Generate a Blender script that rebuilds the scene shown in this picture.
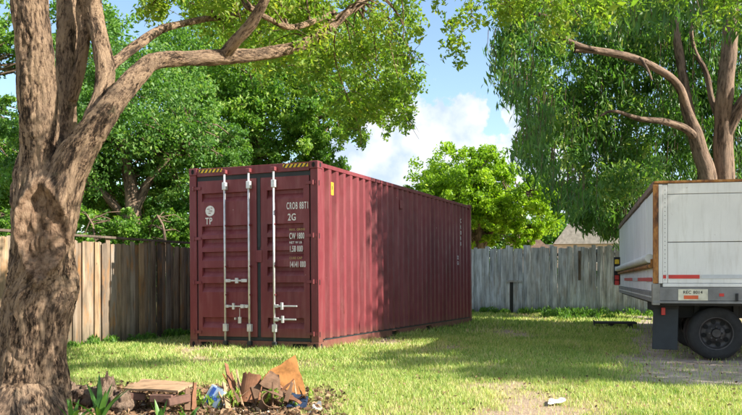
import bpy, bmesh, math, random
import numpy as np
from mathutils import Vector, Matrix, noise as mnoise
R = math.radians
random.seed(7); rng = np.random.default_rng(11)
for o in list(bpy.data.objects): bpy.data.objects.remove(o)
S = bpy.context.scene; COL = S.collection

# ------------------------------------------------------------------ camera, sky, sun, exposure
F, CX, HY, CZ = 860.0, 371.0, 279.0, 1.09
cam = bpy.data.objects.new('camera', bpy.data.cameras.new('camera')); COL.objects.link(cam)
cam.location = (0, 0, CZ); cam.rotation_euler = (R(90), 0, 0)
cam.data.sensor_width = 36; cam.data.lens = F/742*36; cam.data.shift_y = (HY-207.5)/742
cam.data.clip_end = 3000; cam.data.clip_start = .05
S.camera = cam
SUN_DIR = Vector((.94, -.33, .70)).normalized()       # towards the sun
sun = bpy.data.objects.new('sun', bpy.data.lights.new('sun', 'SUN')); COL.objects.link(sun)
sun.data.energy = 5.0; sun.data.angle = R(.5); sun.data.color = (1, .93, .82)
sun.rotation_euler = SUN_DIR.to_track_quat('Z', 'Y').to_euler()
S.view_settings.view_transform = 'Standard'; S.view_settings.look = 'None'
S.view_settings.exposure = 1.35; S.view_settings.gamma = 1
S.render.engine = 'CYCLES'

def P(px, py, d):            # point of the place at distance d seen in that direction
    return Vector(((px-CX)/F*d, d, CZ-(py-HY)/F*d))
def G(px, py):               # ground point
    d = CZ*F/(py-HY); return Vector(((px-CX)/F*d, d, 0))

W = bpy.data.worlds.new('World'); S.world = W; W.use_nodes = True
nt = W.node_tree; N = nt.nodes; LK = nt.links; N.clear()
out = N.new('ShaderNodeOutputWorld'); bg = N.new('ShaderNodeBackground'); bg.inputs[1].default_value = .098
sky = N.new('ShaderNodeTexSky'); sky.sky_type = 'NISHITA'; sky.sun_disc = False
sky.sun_elevation = math.asin(SUN_DIR.z); sky.sun_rotation = math.atan2(SUN_DIR.x, SUN_DIR.y)
sky.dust_density = .3; sky.air_density = 1.0; sky.ozone_density = 1.7
tc = N.new('ShaderNodeTexCoord')
def M(op, a, b=None, c=None):
    n = N.new('ShaderNodeMath'); n.operation = op
    for i, v in enumerate((a, b, c)):
        if v is None: continue
        if isinstance(v, (int, float)): n.inputs[i].default_value = v
        else: LK.new(v, n.inputs[i])
    return n.outputs[0]
def cdir(px, py): return Vector(((px-CX)/F, 1, (HY-py)/F)).normalized()
blobs = [(cdir(392, 122), .040), (cdir(425, 138), .045), (cdir(466, 116), .026), (cdir(450, 150), .045), (cdir(385, 155), .05), (cdir(420, 175), .05), (cdir(517, 115), .020),
         (cdir(505, 172), .05), (cdir(340, 180), .06), (cdir(560, 190), .08)]
rr = random.Random(3)
for k in range(26):          # the rest of the sky carries the same cumulus
    az = R(20+k*12.6+rr.uniform(-4, 4)); el = R(rr.uniform(7, 32))
    blobs.append((Vector((math.sin(az)*math.cos(el), math.cos(az)*math.cos(el), math.sin(el))), rr.uniform(.06, .16)))
for k in range(20):  # higher clouds out of view, added to brighten the ambient light
    az = R(33+k*37.+rr.uniform(-8, 8)); el = R(rr.uniform(30, 78))
    blobs.append((Vector((math.sin(az)*math.cos(el), math.cos(az)*math.cos(el), math.sin(el))), rr.uniform(.12, .24)))
field = None
for c, r in blobs:
    n = N.new('ShaderNodeVectorMath'); n.operation = 'DISTANCE'; LK.new(tc.outputs['Generated'], n.inputs[0]); n.inputs[1].default_value = c
    v = M('SUBTRACT', 1, M('DIVIDE', n.outputs['Value'], r))
    field = v if field is None else M('SMOOTH_MAX', field, v, .35)
ns = N.new('ShaderNodeTexNoise'); ns.inputs['Scale'].default_value = 38; ns.inputs['Detail'].default_value = 9; ns.inputs['Roughness'].default_value = .6
LK.new(tc.outputs['Generated'], ns.inputs['Vector'])
f2 = M('ADD', field, M('MULTIPLY', M('SUBTRACT', ns.outputs['Fac'], .5), 2.0))
mr = N.new('ShaderNodeMapRange'); mr.interpolation_type = 'SMOOTHSTEP'; LK.new(f2, mr.inputs[0]); mr.inputs[1].default_value = -.12; mr.inputs[2].default_value = .12
n2 = N.new('ShaderNodeTexNoise'); n2.inputs['Scale'].default_value = 24; n2.inputs['Detail'].default_value = 6
mp = N.new('ShaderNodeMapping'); mp.inputs['Location'].default_value = (.02, 0, .02); LK.new(tc.outputs['Generated'], mp.inputs[0]); LK.new(mp.outputs[0], n2.inputs['Vector'])
rampc = N.new('ShaderNodeValToRGB'); LK.new(n2.outputs['Fac'], rampc.inputs[0])
rampc.color_ramp.elements[0].position = .40; rampc.color_ramp.elements[0].color = (.52, .62, .78, 1)
rampc.color_ramp.elements[1].position = .58; rampc.color_ramp.elements[1].color = (.80, .83, .88, 1)
sc_ = N.new('ShaderNodeVectorMath'); sc_.operation = 'SCALE'; LK.new(rampc.outputs[0], sc_.inputs[0]); sc_.inputs['Scale'].default_value = 5.4
mx = N.new('ShaderNodeMix'); mx.data_type = 'RGBA'; LK.new(M('MULTIPLY', mr.outputs[0], .93), mx.inputs[0]); LK.new(sky.outputs[0], mx.inputs[6]); LK.new(sc_.outputs[0], mx.inputs[7])
LK.new(mx.outputs[2], bg.inputs[0]); LK.new(bg.outputs[0], out.inputs[0])

# ------------------------------------------------------------------ materials
class Mat:
    def __init__(s, name):
        s.m = bpy.data.materials.new(name); s.m.use_nodes = True; s.t = s.m.node_tree; s.n = s.t.nodes
        s.b = s.n['Principled BSDF']; s.out = s.n['Material Output']
        s.tc = s.n.new('ShaderNodeTexCoord')
    def link(s, a, b): s.t.links.new(a, b)
    def noise(s, scale, detail=5, rough=.55, stretch=None, src='Object', offset=None):
        n = s.n.new('ShaderNodeTexNoise'); n.inputs['Scale'].default_value = scale; n.inputs['Detail'].default_value = detail; n.inputs['Roughness'].default_value = rough
        v = s.tc.outputs[src] if isinstance(src, str) else src
        if stretch or offset:
            m = s.n.new('ShaderNodeMapping'); m.inputs['Scale'].default_value = stretch or (1, 1, 1); m.inputs['Location'].default_value = offset or (0, 0, 0)
            s.link(v, m.inputs[0]); v = m.outputs[0]
        s.link(v, n.inputs['Vector']); return n.outputs['Fac']
    def attr(s, name, out='Fac'):
        a = s.n.new('ShaderNodeAttribute'); a.attribute_name = name; return a.outputs[out]
    def rnd(s):
        return s.n.new('ShaderNodeObjectInfo').outputs['Random']
    def ramp(s, fac, stops):
        r = s.n.new('ShaderNodeValToRGB'); s.link(fac, r.inputs[0]); e = r.color_ramp.elements
        while len(e) < len(stops): e.new(.5)
        for k, (p, c) in enumerate(stops):
            e[k].position = p; e[k].color = (c, c, c, 1) if isinstance(c, (int, float)) else (*c, 1)
        return r.outputs[0]
    def mix(s, fac, a, b, mode='MIX'):
        m = s.n.new('ShaderNodeMix'); m.data_type = 'RGBA'; m.blend_type = mode
        for v, i in ((fac, 0), (a, 6), (b, 7)):
            if isinstance(v, (int, float)): m.inputs[i].default_value = v if i == 0 else (v, v, v, 1)
            elif isinstance(v, tuple): m.inputs[i].default_value = (*v, 1)
            else: s.link(v, m.inputs[i])
        return m.outputs[2]
    def math(s, op, a, b=0.):
        m = s.n.new('ShaderNodeMath'); m.operation = op
        for i, v in enumerate((a, b)):
            if isinstance(v, (int, float)): m.inputs[i].default_value = v
            else: s.link(v, m.inputs[i])
        return m.outputs[0]
    def bump(s, h, strength=.5, dist=.02):
        b = s.n.new('ShaderNodeBump'); b.inputs['Strength'].default_value = strength; b.inputs['Distance'].default_value = dist
        s.link(h, b.inputs['Height']); s.link(b.outputs[0], s.b.inputs['Normal'])
    def set(s, color=None, rough=.6, metal=0., spec=.5):
        if color is not None:
            if isinstance(color, tuple): s.b.inputs['Base Color'].default_value = (*color, 1)
            else: s.link(color, s.b.inputs['Base Color'])
        if isinstance(rough, (int, float)): s.b.inputs['Roughness'].default_value = rough
        else: s.link(rough, s.b.inputs['Roughness'])
        s.b.inputs['Metallic'].default_value = metal; s.b.inputs['Specular IOR Level'].default_value = spec
        return s.m

def simple(name, c, rough=.6, metal=0., var=.25, scale=8, bump=.15):
    k = Mat(name); n = k.noise(scale, 6)
    d = tuple(x*(1-var) for x in c); l = tuple(min(1, x*(1+var)) for x in c)
    col = k.ramp(n, [(.3, d), (.7, l)]); k.bump(k.noise(scale*6, 4), bump, .004)
    return k.set(col, rough, metal)

def paint_maroon(name, base):
    k = Mat(name)
    n = k.noise(1.3, 6, .65, (1, 1, .35))
    c = k.ramp(n, [(.3, tuple(x*.68 for x in base)), (.5, base), (.75, (base[0]*1.22, base[1]*1.5, base[2]*1.5))])
    ch = k.ramp(k.noise(3.5, 8, .7, (3, 3, .35)), [(.48, 0.), (.80, .28)])                # chalky runs
    c = k.mix(ch, c, (.42, .20, .19))
    sp = k.ramp(k.noise(23, 4, .6), [(.735, 0.), (.76, .8)])                             # chips
    c = k.mix(sp, c, (.55, .45, .42))
    rs = k.ramp(k.noise(7, 9, .75, (1.6, 1.6, .35), offset=(3, 1, 7)), [(.59, 0.), (.70, .8)])
    c = k.mix(rs, c, (.10, .028, .012))
    sepz = k.n.new('ShaderNodeSeparateXYZ'); k.link(k.tc.outputs['Object'], sepz.inputs[0])
    dirt = k.math('MULTIPLY', k.ramp(sepz.outputs['Z'], [(.05, .95), (.30, .0)]), k.noise(6, 6, .7))
    c = k.mix(dirt, c, (.16, .12, .07))
    k.bump(k.noise(14, 5), .12, .01)
    return k.set(c, k.ramp(k.noise(5, 5), [(.3, .38), (.7, .62)]), 0, .4)
MAROON = paint_maroon('maroon_paint', (.168, .029, .036))
STEEL = simple('galvanised_steel', (.66, .65, .66), .42, .45, .22, 14)
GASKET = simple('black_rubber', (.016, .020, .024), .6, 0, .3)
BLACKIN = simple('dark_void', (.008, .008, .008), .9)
YELLOW = simple('yellow_paint', (.86, .52, .02), .5, 0, .3, 20)
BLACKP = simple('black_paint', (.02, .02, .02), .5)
WHITEP = simple('worn_white_print', (.72, .70, .70), .6, 0, .2, 30)
OCHREP = simple('ochre_print', (.40, .27, .10), .6)
FLOORW = simple('container_floor_steel', (.05, .04, .04), .7)

def wood_mat(name, stops, stain=None, streak=26, moss=True, tip=False):
    k = Mat(name); r = k.rnd(); base = k.ramp(r, stops)
    off = k.n.new('ShaderNodeVectorMath'); off.operation = 'ADD'; k.link(k.tc.outputs['Object'], off.inputs[0])
    cm = k.n.new('ShaderNodeCombineXYZ'); k.link(k.math('MULTIPLY', r, 37.), cm.inputs[0]); k.link(k.math('MULTIPLY', r, 91.), cm.inputs[2]); k.link(cm.outputs[0], off.inputs[1])
    v = off.outputs[0]
    g = k.noise(streak, 7, .65, (1, 1, .05), v)
    c = k.mix(1., base, k.ramp(g, [(.30, .30), (.5, 1.), (.70, 1.3)]), 'MULTIPLY')
    b2 = k.ramp(k.noise(1.6, 5, .6, (2.5, 2.5, .8), v), [(.30, .50), (.6, 1.1)])
    c = k.mix(1., c, b2, 'MULTIPLY')
    if stain: c = k.mix(k.ramp(k.noise(3, 6, .6, (2, 2, .6), v), [(.52, 0.), (.66, .75)]), c, stain)
    kn = k.ramp(k.noise(5, 3, .5, (3, 3, 1.3), v), [(.70, 0.), (.76, .8)]); c = k.mix(kn, c, (.05, .035, .025))
    sepz = k.n.new('ShaderNodeSeparateXYZ'); k.link(k.tc.outputs['Object'], sepz.inputs[0])
    low = k.ramp(k.math('ADD', sepz.outputs['Z'], k.math('MULTIPLY', k.noise(4, 5, .7, None, v), .45)), [(.20, .7), (.58, 0.)])
    c = k.mix(low, c, (.045, .05, .03))                                # damp, algae at the foot
    k.bump(g, .6, .006)
    return k.set(c, .85, 0, .2)
FENCE_L = wood_mat('warm_weathered_boards', [(0., (.11, .085, .065)), (.2, (.30, .235, .17)), (.4, (.18, .13, .09)), (.6, (.27, .225, .18)), (.8, (.32, .22, .13)), (1., (.22, .195, .165))], (.34, .16, .05))
FENCE_B = wood_mat('grey_weathered_boards', [(0., (.45, .48, .52)), (.3, (.58, .61, .66)), (.6, (.52, .54, .56)), (1., (.66, .67, .68))], (.38, .34, .31))
CAPW = wood_mat('dark_cap_wood', [(0., (.11, .085, .065)), (1., (.17, .13, .10))])

def bark_mat(name, light, mid, dark, scale=34, stretch=.2):
    k = Mat(name); v = k.attr('bark', 'Vector')
    a = k.noise(scale*1.3, 10, .74, None, v); b = k.noise(scale*.28, 5, .6, None, v); w = k.noise(5.0, 7, .7)
    h = k.math('ADD', k.math('MULTIPLY', a, .65), k.math('MULTIPLY', b, .5))
    c = k.ramp(h, [(.50, dark), (.55, mid), (.60, light), (.70, tuple(min(1, x*1.3) for x in light))])
    c = k.mix(k.ramp(w, [(.42, .0), (.66, .5)]), c, tuple(x*.75+y*.25 for x, y in zip(mid, (.22, .20, .19))))
    c = k.mix(k.ramp(k.noise(7, 6, .7), [(.60, 0.), (.70, .45)]), c, (.10, .11, .06))
    c = k.mix(k.math('MULTIPLY', k.attr('scar'), .75), c, k.ramp(k.noise(16, 8, .7), [(.38, (.07, .04, .025)), (.50, (.34, .21, .13)), (.65, (.52, .36, .24))]))
    k.bump(h, 1., .09)
    return k.set(c, .9, 0, .15)
BARK = bark_mat('rugged_brown_bark', (.45, .31, .20), (.22, .142, .09), (.026, .017, .012), 52)
BARK2 = bark_mat('grey_brown_bark', (.27, .19, .135), (.17, .115, .08), (.05, .035, .025), 14)

def leaf_mat(name, stops, trans=.45, rough=.5, tcol=(1.35, 1.5, .55)):
    k = Mat(name); c = k.ramp(k.attr('tint'), stops)
    k.set(c, rough, 0, .35)
    tr = k.n.new('ShaderNodeBsdfTranslucent'); k.link(k.mix(1., c, tcol, 'MULTIPLY'), tr.inputs[0])
    ms = k.n.new('ShaderNodeMixShader'); ms.inputs[0].default_value = trans
    k.link(k.b.outputs[0], ms.inputs[1]); k.link(tr.outputs[0], ms.inputs[2]); k.link(ms.outputs[0], k.out.inputs[0]); return k.m
LEAF_NEAR = leaf_mat('sunny_olive_leaf', [(0, (.06, .12, .022)), (.4, (.14, .25, .035)), (.75, (.22, .31, .04)), (1, (.38, .38, .07))], .5)
LEAF_MID = leaf_mat('fresh_green_leaf', [(0, (.045, .11, .022)), (.45, (.11, .24, .038)), (.8, (.20, .34, .05)), (1, (.32, .42, .08))])
LEAF_DARK = leaf_mat('deep_green_leaf', [(0, (.040, .10, .026)), (.5, (.095, .215, .046)), (.85, (.17, .30, .065)), (1, (.27, .37, .09))])
LEAF_LIME = leaf_mat('lime_green_leaf', [(0, (.08, .17, .012)), (.45, (.20, .34, .018)), (.8, (.32, .46, .03)), (1, (.44, .54, .06))])
LEAF_LANCE = leaf_mat('blue_green_lance_leaf', [(0, (.036, .095, .026)), (.5, (.080, .185, .046)), (.85, (.15, .27, .062)), (1, (.30, .38, .09))], .46, .38)
BLADE = leaf_mat('grass_blade', [(0, (.14, .26, .05)), (.3, (.27, .40, .09)), (.52, (.44, .52, .15)), (.74, (.62, .58, .28)), (1, (.66, .52, .36))], .35, .6, (1.2, 1.25, .6))
LITTER = leaf_mat('dry_leaf', [(0, (.05, .03, .02)), (.35, (.15, .085, .045)), (.7, (.30, .18, .10)), (.93, (.42, .31, .20)), (1, (.62, .58, .52))], .15, .8, (1, 1, 1))
STRAP = leaf_mat('strap_leaf_green', [(0, (.03, .10, .02)), (.5, (.07, .17, .03)), (1, (.15, .28, .05))], .3, .35)

# ------------------------------------------------------------------ helpers
def link(o, parent=None):
    COL.objects.link(o)
    if parent is not None: o.parent = parent
    return o
def tag(o, label, cat, group=None, kind=None):
    if label: o['label'] = label
    if cat: o['category'] = cat
    if group: o['group'] = group
    if kind: o['kind'] = kind
    return o
def empty(name, loc=(0, 0, 0), rot=(0, 0, 0)):
    o = bpy.data.objects.new(name, None); o.location = loc; o.rotation_euler = rot; o.empty_display_size = .2
    return link(o)
def mesh_np(name, v, f, mat, parent=None, tint=None, vec=None, smooth=False):
    me = bpy.data.meshes.new(name); v = np.asarray(v, np.float32); f = np.asarray(f, np.int32); k = f.shape[1]
    me.vertices.add(len(v)); me.vertices.foreach_set('co', v.ravel())
    me.loops.add(f.size); me.loops.foreach_set('vertex_index', f.ravel())
    me.polygons.add(len(f)); me.polygons.foreach_set('loop_start', np.arange(0, f.size, k, dtype=np.int32))
    me.update(calc_edges=True)
    if smooth: me.polygons.foreach_set('use_smooth', np.ones(len(f), bool))
    if tint is not None:
        a = me.attributes.new('tint', 'FLOAT', 'POINT'); a.data.foreach_set('value', np.asarray(tint, np.float32))
    if vec is not None:
        a = me.attributes.new('bark', 'FLOAT_VECTOR', 'POINT'); a.data.foreach_set('vector', np.asarray(vec, np.float32).ravel())
    me.materials.append(mat); return link(bpy.data.objects.new(name, me), parent)
def mesh_py(name, v, f, mat, parent=None, smooth=False):
    me = bpy.data.meshes.new(name); me.from_pydata([tuple(x) for x in v], [], f); me.materials.append(mat)
    if smooth: me.polygons.foreach_set('use_smooth', [True]*len(me.polygons))
    me.update(); return link(bpy.data.objects.new(name, me), parent)
def bm_obj(name, bm, mat, parent=None, smooth=False, bevel=0.):
    if bevel: bmesh.ops.bevel(bm, geom=[e for e in bm.edges], offset=bevel, segments=1, affect='EDGES', clamp_overlap=True)
    bmesh.ops.recalc_face_normals(bm, faces=bm.faces)
    me = bpy.data.meshes.new(name); bm.to_mesh(me); bm.free(); me.materials.append(mat)
    if smooth:
        me.polygons.foreach_set('use_smooth', [True]*len(me.polygons))
    return link(bpy.data.objects.new(name, me), parent)
def boxb(bm, x0, x1, y0, y1, z0, z1, mtx=None):
    vs = [Vector((x, y, z)) for x in (x0, x1) for y in (y0, y1) for z in (z0, z1)]
    if mtx is not None: vs = [mtx @ v for v in vs]
    b = [bm.verts.new(v) for v in vs]
    for q in ((0, 1, 3, 2), (4, 6, 7, 5), (0, 4, 5, 1), (2, 3, 7, 6), (0, 2, 6, 4), (1, 5, 7, 3)): bm.faces.new([b[i] for i in q])
def box(name, x0, x1, y0, y1, z0, z1, mat, parent=None, bevel=0., mtx=None):
    bm = bmesh.new(); boxb(bm, x0, x1, y0, y1, z0, z1, mtx); return bm_obj(name, bm, mat, parent, bevel=bevel)
def cylb(bm, a, b, r, seg=12, r2=None, caps=True):
    a = Vector(a); b = Vector(b); d = (b-a); m = Matrix.Translation((a+b)/2) @ d.to_track_quat('Z', 'Y').to_matrix().to_4x4()
    bmesh.ops.create_cone(bm, cap_ends=caps, segments=seg, radius1=r, radius2=r if r2 is None else r2, depth=d.length, matrix=m)
def cyl(name, a, b, r, mat, parent=None, seg=12, r2=None, smooth=False):
    bm = bmesh.new(); cylb(bm, a, b, r, seg, r2); o = bm_obj(name, bm, mat, parent)
    return o
def prism(name, poly, y0, y1, mat, parent=None, mtx=None, bevel=0.):   # poly in x,z extruded in y
    bm = bmesh.new(); n = len(poly)
    A = [bm.verts.new((p[0], y0, p[1])) for p in poly]; B = [bm.verts.new((p[0], y1, p[1])) for p in poly]
    bm.faces.new(A); bm.faces.new(B[::-1])
    for i in range(n): bm.faces.new((A[i], B[i], B[(i+1) % n], A[(i+1) % n]))
    if mtx is not None: bmesh.ops.transform(bm, matrix=mtx, verts=bm.verts)
    return bm_obj(name, bm, mat, parent, bevel=bevel)
def text_mesh(name, body, size, loc, mat, parent, sx=.8, rot=(R(90), 0, 0), ext=.0015, spacing=1.1):
    cu = bpy.data.curves.new(name, 'FONT'); cu.body = body; cu.size = size; cu.extrude = ext; cu.space_character = spacing; cu.offset = size*.012
    t = bpy.data.objects.new('tmp', cu); COL.objects.link(t); dg = bpy.context.evaluated_depsgraph_get()
    me = bpy.data.meshes.new_from_object(t.evaluated_get(dg)); bpy.data.objects.remove(t); bpy.data.curves.remove(cu)
    me.name = name; me.materials.clear(); me.materials.append(mat)
    o = bpy.data.objects.new(name, me); o.location = loc; o.rotation_euler = rot; o.scale = (sx, 1, 1); o['kind'] = 'stuff'; return link(o, parent)

def unit(a): return a/np.maximum(np.linalg.norm(a, axis=1, keepdims=True), 1e-9)
def leaves_np(c, size, aspect, axis, tint, jit=.35, fold=.25):
    """one folded kite per leaf: centre c (n,3), length size (n), direction axis (n,3)"""
    n = len(c); ax = unit(axis+rng.normal(0, jit, (n, 3))); q = rng.normal(0, 1, (n, 3)); w = unit(np.cross(ax, q)); nn = np.cross(ax, w)
    L = size[:, None]; wd = L*aspect
    b = c-ax*L*.5; t = c+ax*L*.5; m = c-ax*L*.05
    l = m+w*wd*.5+nn*wd*fold; r = m-w*wd*.5+nn*wd*fold
    v = np.stack([b, l, t, r], 1).reshape(-1, 3); i = np.arange(n)[:, None]*4
    f = np.concatenate([i+[0, 2, 1], i+[0, 3, 2]], 0)
    return v, f, np.repeat(tint, 4)
def tube_np(pts, rad, seg=8, wob=.0, seed=0):
    pts = [Vector(p) for p in pts]; n = len(pts); V = []; Fc = []; A = []; s = 0.; prev = None
    up = Vector((0.3, 1, 0.2))
    for i, p in enumerate(pts):
        t = (pts[min(i+1, n-1)]-pts[max(i-1, 0)]).normalized()
        if i: s += (p-pts[i-1]).length
        e1 = (up-t*up.dot(t)).normalized(); e2 = t.cross(e1)
        for k in range(seg):
            a = 2*math.pi*k/seg; r = rad[i]
            if wob: r *= 1+wob*mnoise.noise(Vector((math.cos(a)*1.5+seed, math.sin(a)*1.5, s*2.)))
            d = e1*math.cos(a)+e2*math.sin(a); V.append(p+d*r)
            A.append((math.cos(a)*rad[i]*1., math.sin(a)*rad[i]*1., s*.2))
        if i:
            for k in range(seg):
                a0 = (i-1)*seg+k; a1 = (i-1)*seg+(k+1) % seg; Fc.append((a0, a1, a1+seg, a0+seg))
    return V, Fc, A
def spline(pts, per=6):
    """Catmull-Rom through (Vector, radius)"""
    o = []; n = len(pts)
    for i in range(n-1):
        p = [pts[max(i-1, 0)], pts[i], pts[i+1], pts[min(i+2, n-1)]]
        for k in range(per):
            t = k/per; w = (-.5*t+t*t-.5*t**3, 1-2.5*t*t+1.5*t**3, .5*t+2*t*t-1.5*t**3, -.5*t*t+.5*t**3)
            o.append((sum((p[j][0]*w[j] for j in range(4)), Vector()), max(.002, sum(p[j][1]*w[j] for j in range(4)))))
    o.append(pts[-1]); return o
class Tubes:
    def __init__(s): s.V = []; s.F = []; s.A = []
    def add(s, pts, rad, seg=8, wob=.15, seed=0):
        v, f, a = tube_np(pts, rad, seg, wob, seed); k = len(s.V); s.V += v; s.F += [tuple(i+k for i in q) for q in f]; s.A += a
    def build(s, name, mat, parent): return mesh_np(name, [tuple(v) for v in s.V], s.F, mat, parent, vec=s.A, smooth=True)
class Leaves:
    def __init__(s): s.v = []; s.f = []; s.t = []; s.n = 0
    def add(s, c, size, aspect, axis, tint, **k):
        v, f, t = leaves_np(c, size, aspect, axis, tint, **k); s.v.append(v); s.f.append(f+s.n); s.t.append(t); s.n += len(v)
    def clump(s, c, r, n, size, aspect=.5, tint=.5, ax=(0, 0, -.4), jit=1., sq=1., spread=.16):
        d = unit(rng.normal(0, 1, (n, 3)))*(rng.random((n, 1))**.45)*np.asarray(r); d[:, 2] *= sq
        s.add(np.asarray(c)+d, size*rng.uniform(.6, 1.25, n), aspect, np.tile(ax, (n, 1)), np.clip(tint+rng.normal(0, spread, n), 0, 1), jit=jit)
    def build(s, name, mat, parent=None):
        return mesh_np(name, np.concatenate(s.v), np.concatenate(s.f), mat, parent, tint=np.concatenate(s.t))

# ------------------------------------------------------------------ ground
CU = Vector((.378, .926, 0)).normalized(); CW = Vector((CU.y, -CU.x, 0))      # container length / width directions
def ground_h(x, y):
    return 0.02*mnoise.noise(Vector((x*.35, y*.35, 0)))+.012*mnoise.noise(Vector((x*1.3, y*1.3, 4)))
def path_mask(x, y):      # bare track under and in front of the truck
    e = .35*mnoise.noise(Vector((x*.8, y*.8, 9)))+.15*mnoise.noise(Vector((x*3, y*3, 2)))
    a = (x-2.5-.31*(y-9.4)+e)/.5; b = (y-8.75+.15*(x-3)+e)/.5
    return max(0., min(1., min(a, b)))
def bare(x, y):            # worn patches of the lawn
    n = mnoise.noise(Vector((x*.55+3, y*.30, 1)))+.6*mnoise.noise(Vector((x*1.9, y*1.1, 5)))+.35*mnoise.noise(Vector((x*5, y*4, 5)))
    w = .38 if y > 9.8 else .38+.66*min(1, max(0, (x+.6)/2))*min(1, (9.8-y)/1.)
    return max(0., min(1., (n-.62+w)*1.8))
gx = np.concatenate([np.linspace(-200, -14, 12), np.linspace(-13, 15, 180), np.linspace(16, 200, 12)])
gy = np.concatenate([np.linspace(-60, 3, 8), np.linspace(3.5, 34, 200), np.linspace(36, 900, 16)])
gv = []; gt = []; gb = []
for y in gy:
    for x in gx:
        inn = -13 < x < 15 and 3 < y < 34
        gv.append((x, y, ground_h(x, y) if inn else 0)); gt.append(path_mask(x, y) if inn else 0.); gb.append(bare(x, y) if inn else .3)
nx = len(gx); gf = [(j*nx+i, j*nx+i+1, (j+1)*nx+i+1, (j+1)*nx+i) for j in range(len(gy)-1) for i in range(nx-1)]
k = Mat('lawn_soil')
n1 = k.noise(2.2, 8, .7); n3 = k.noise(38, 6, .75)
green = k.ramp(k.math('ADD', k.math('MULTIPLY', n1, .5), k.math('MULTIPLY', n3, .5)), [(.35, (.10, .11, .03)), (.5, (.22, .20, .07)), (.65, (.36, .28, .14))])
dirt = k.ramp(n3, [(.35, (.22, .155, .11)), (.6, (.45, .35, .25))])
c = k.mix(k.attr('bare'), green, dirt)
slab = k.ramp(k.math('ADD', k.math('MULTIPLY', n1, .55), k.math('MULTIPLY', n3, .45)), [(.38, (.20, .15, .115)), (.5, (.40, .325, .265)), (.62, (.54, .46, .39))])
c = k.mix(k.attr('tint'), c, slab)
k.bump(n3, .6, .03); SOIL = k.set(c, .95, 0, .1)
g = mesh_np('ground', gv, gf, SOIL, tint=gt, smooth=True); g['kind'] = 'structure'
a = g.data.attributes.new('bare', 'FLOAT', 'POINT'); a.data.foreach_set('value', np.asarray(gb, np.float32))

# ------------------------------------------------------------------ shipping container
CL, CWD, CH = 8.66, 2.32, 2.9
cont = empty('shipping_container', (-.792, 13.1, 0), (0, R(-.45), math.atan2(CW.y, CW.x)))
tag(cont, 'maroon corrugated steel shipping container standing on the lawn', 'container')
# local frame: x from -CWD (left) to 0 (right side wall), y 0 (doors) to CL (far end)
def corr(n, y0, y1, dep):
    per = (y1-y0)/n; pts = []
    for i in range(n):
        s = y0+i*per; pts += [(s, 0), (s+per*.34, 0), (s+per*.5, -dep), (s+per*.84, -dep)]
    pts.append((y1, 0)); return pts
def corrugated(name, n, y0, y1, z0, z1, xo, sgn, dep=.062):
    pts = corr(n, y0, y1, dep); v = []; f = []
    for i, (y, d) in enumerate(pts):
        v += [(xo+sgn*d, y, z0), (xo+sgn*d, y, z1)]
        if i: f.append((2*i-2, 2*i, 2*i+1, 2*i-1))
    return mesh_py(name, v, f, MAROON, cont)
corrugated('side_wall', 30, .15, CL-.15, .165, CH-.085, -.012, 1)
corrugated('side_wall', 30, .15, CL-.15, .165, CH-.085, -CWD+.012, -1)
box('end_wall', -CWD+.14, -.14, CL-.05, CL-.03, .16, CH-.1, MAROON, cont)
box('roof', -CWD+.03, -.03, .1, CL-.1, CH-.05, CH-.03, MAROON, cont)
box('container_floor', -CWD+.1, -.1, .15, CL-.1, .13, .17, FLOORW, cont)
for x0, x1 in ((-.10, 0.), (-CWD, -CWD+.10)):
    for y0, y1 in ((.0, .15), (CL-.15, CL)):
        box('corner_post', x0-(.03 if x0 > -1 else 0), x1+(.03 if x0 < -1 else 0), y0+.004, y1-.004, .118, CH-.118, MAROON, cont, .006)
    s = .004 if x0 > -1 else -.004
    box('top_rail', (x0+.04 if x0 > -1 else x0+.004), (x1-.004 if x0 > -1 else x1-.04), .178, CL-.178, CH-.085, CH-.022, MAROON, cont, .004)
    # bottom rail with forklift pockets left open
    cuts = [.178, 3.15, 3.50, 5.15, 5.50, CL-.178]
    bm = bmesh.new(); xa, xb = (-.05, -.006) if x0 > -1 else (-CWD+.006, -CWD+.05)
    for i in (0, 2, 4): boxb(bm, xa, xb, cuts[i], cuts[i+1], .02, .14)
    for i in (1, 3): boxb(bm, xa, xb, cuts[i], cuts[i+1], .115, .139)
    bm_obj('bottom_rail', bm, MAROON, cont)
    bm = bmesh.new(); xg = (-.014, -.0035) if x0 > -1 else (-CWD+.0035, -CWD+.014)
    boxb(bm, *xg, .20, CL-.2, .142, .163); bm_obj('seam_shadow_strip', bm, GASKET, cont)  # black strip paints the shadow line between side wall and rail
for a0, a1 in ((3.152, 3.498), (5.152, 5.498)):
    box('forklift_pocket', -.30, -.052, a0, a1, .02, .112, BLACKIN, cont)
# corner castings with oval holes
def casting(x0, y0, z0):
    bm = bmesh.new(); w, d, h = .150, .178, .118; boxb(bm, x0, x0+w, y0, y0+d, z0, z0+h)
    o = bm_obj('corner_casting', bm, MAROON, cont, bevel=.008)
    fy = y0-.0015 if y0 < 1 else y0+d+.0015; fx = x0+w+.0015 if x0 > -1 else x0-.0015
    for kind in (0, 1):
        pts = []
        for q in range(14):
            t = 2*math.pi*q/14; ux = .027*math.cos(t); uz = .040*math.sin(t)
            pts.append((x0+w*.5+ux, fy, z0+h*.5+uz) if kind == 0 else (fx, y0+d*.5+ux*1.1, z0+h*.5+uz))
        bm = bmesh.new(); bm.faces.new([bm.verts.new(p) for p in pts]); bm_obj('lashing_hole', bm, BLACKIN, o)
for x0 in (-.150+.003, -CWD-.003):
    for y0 in (-.004, CL-.174):
        for z0 in (.0, CH-.118): casting(x0, y0, z0)
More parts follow.
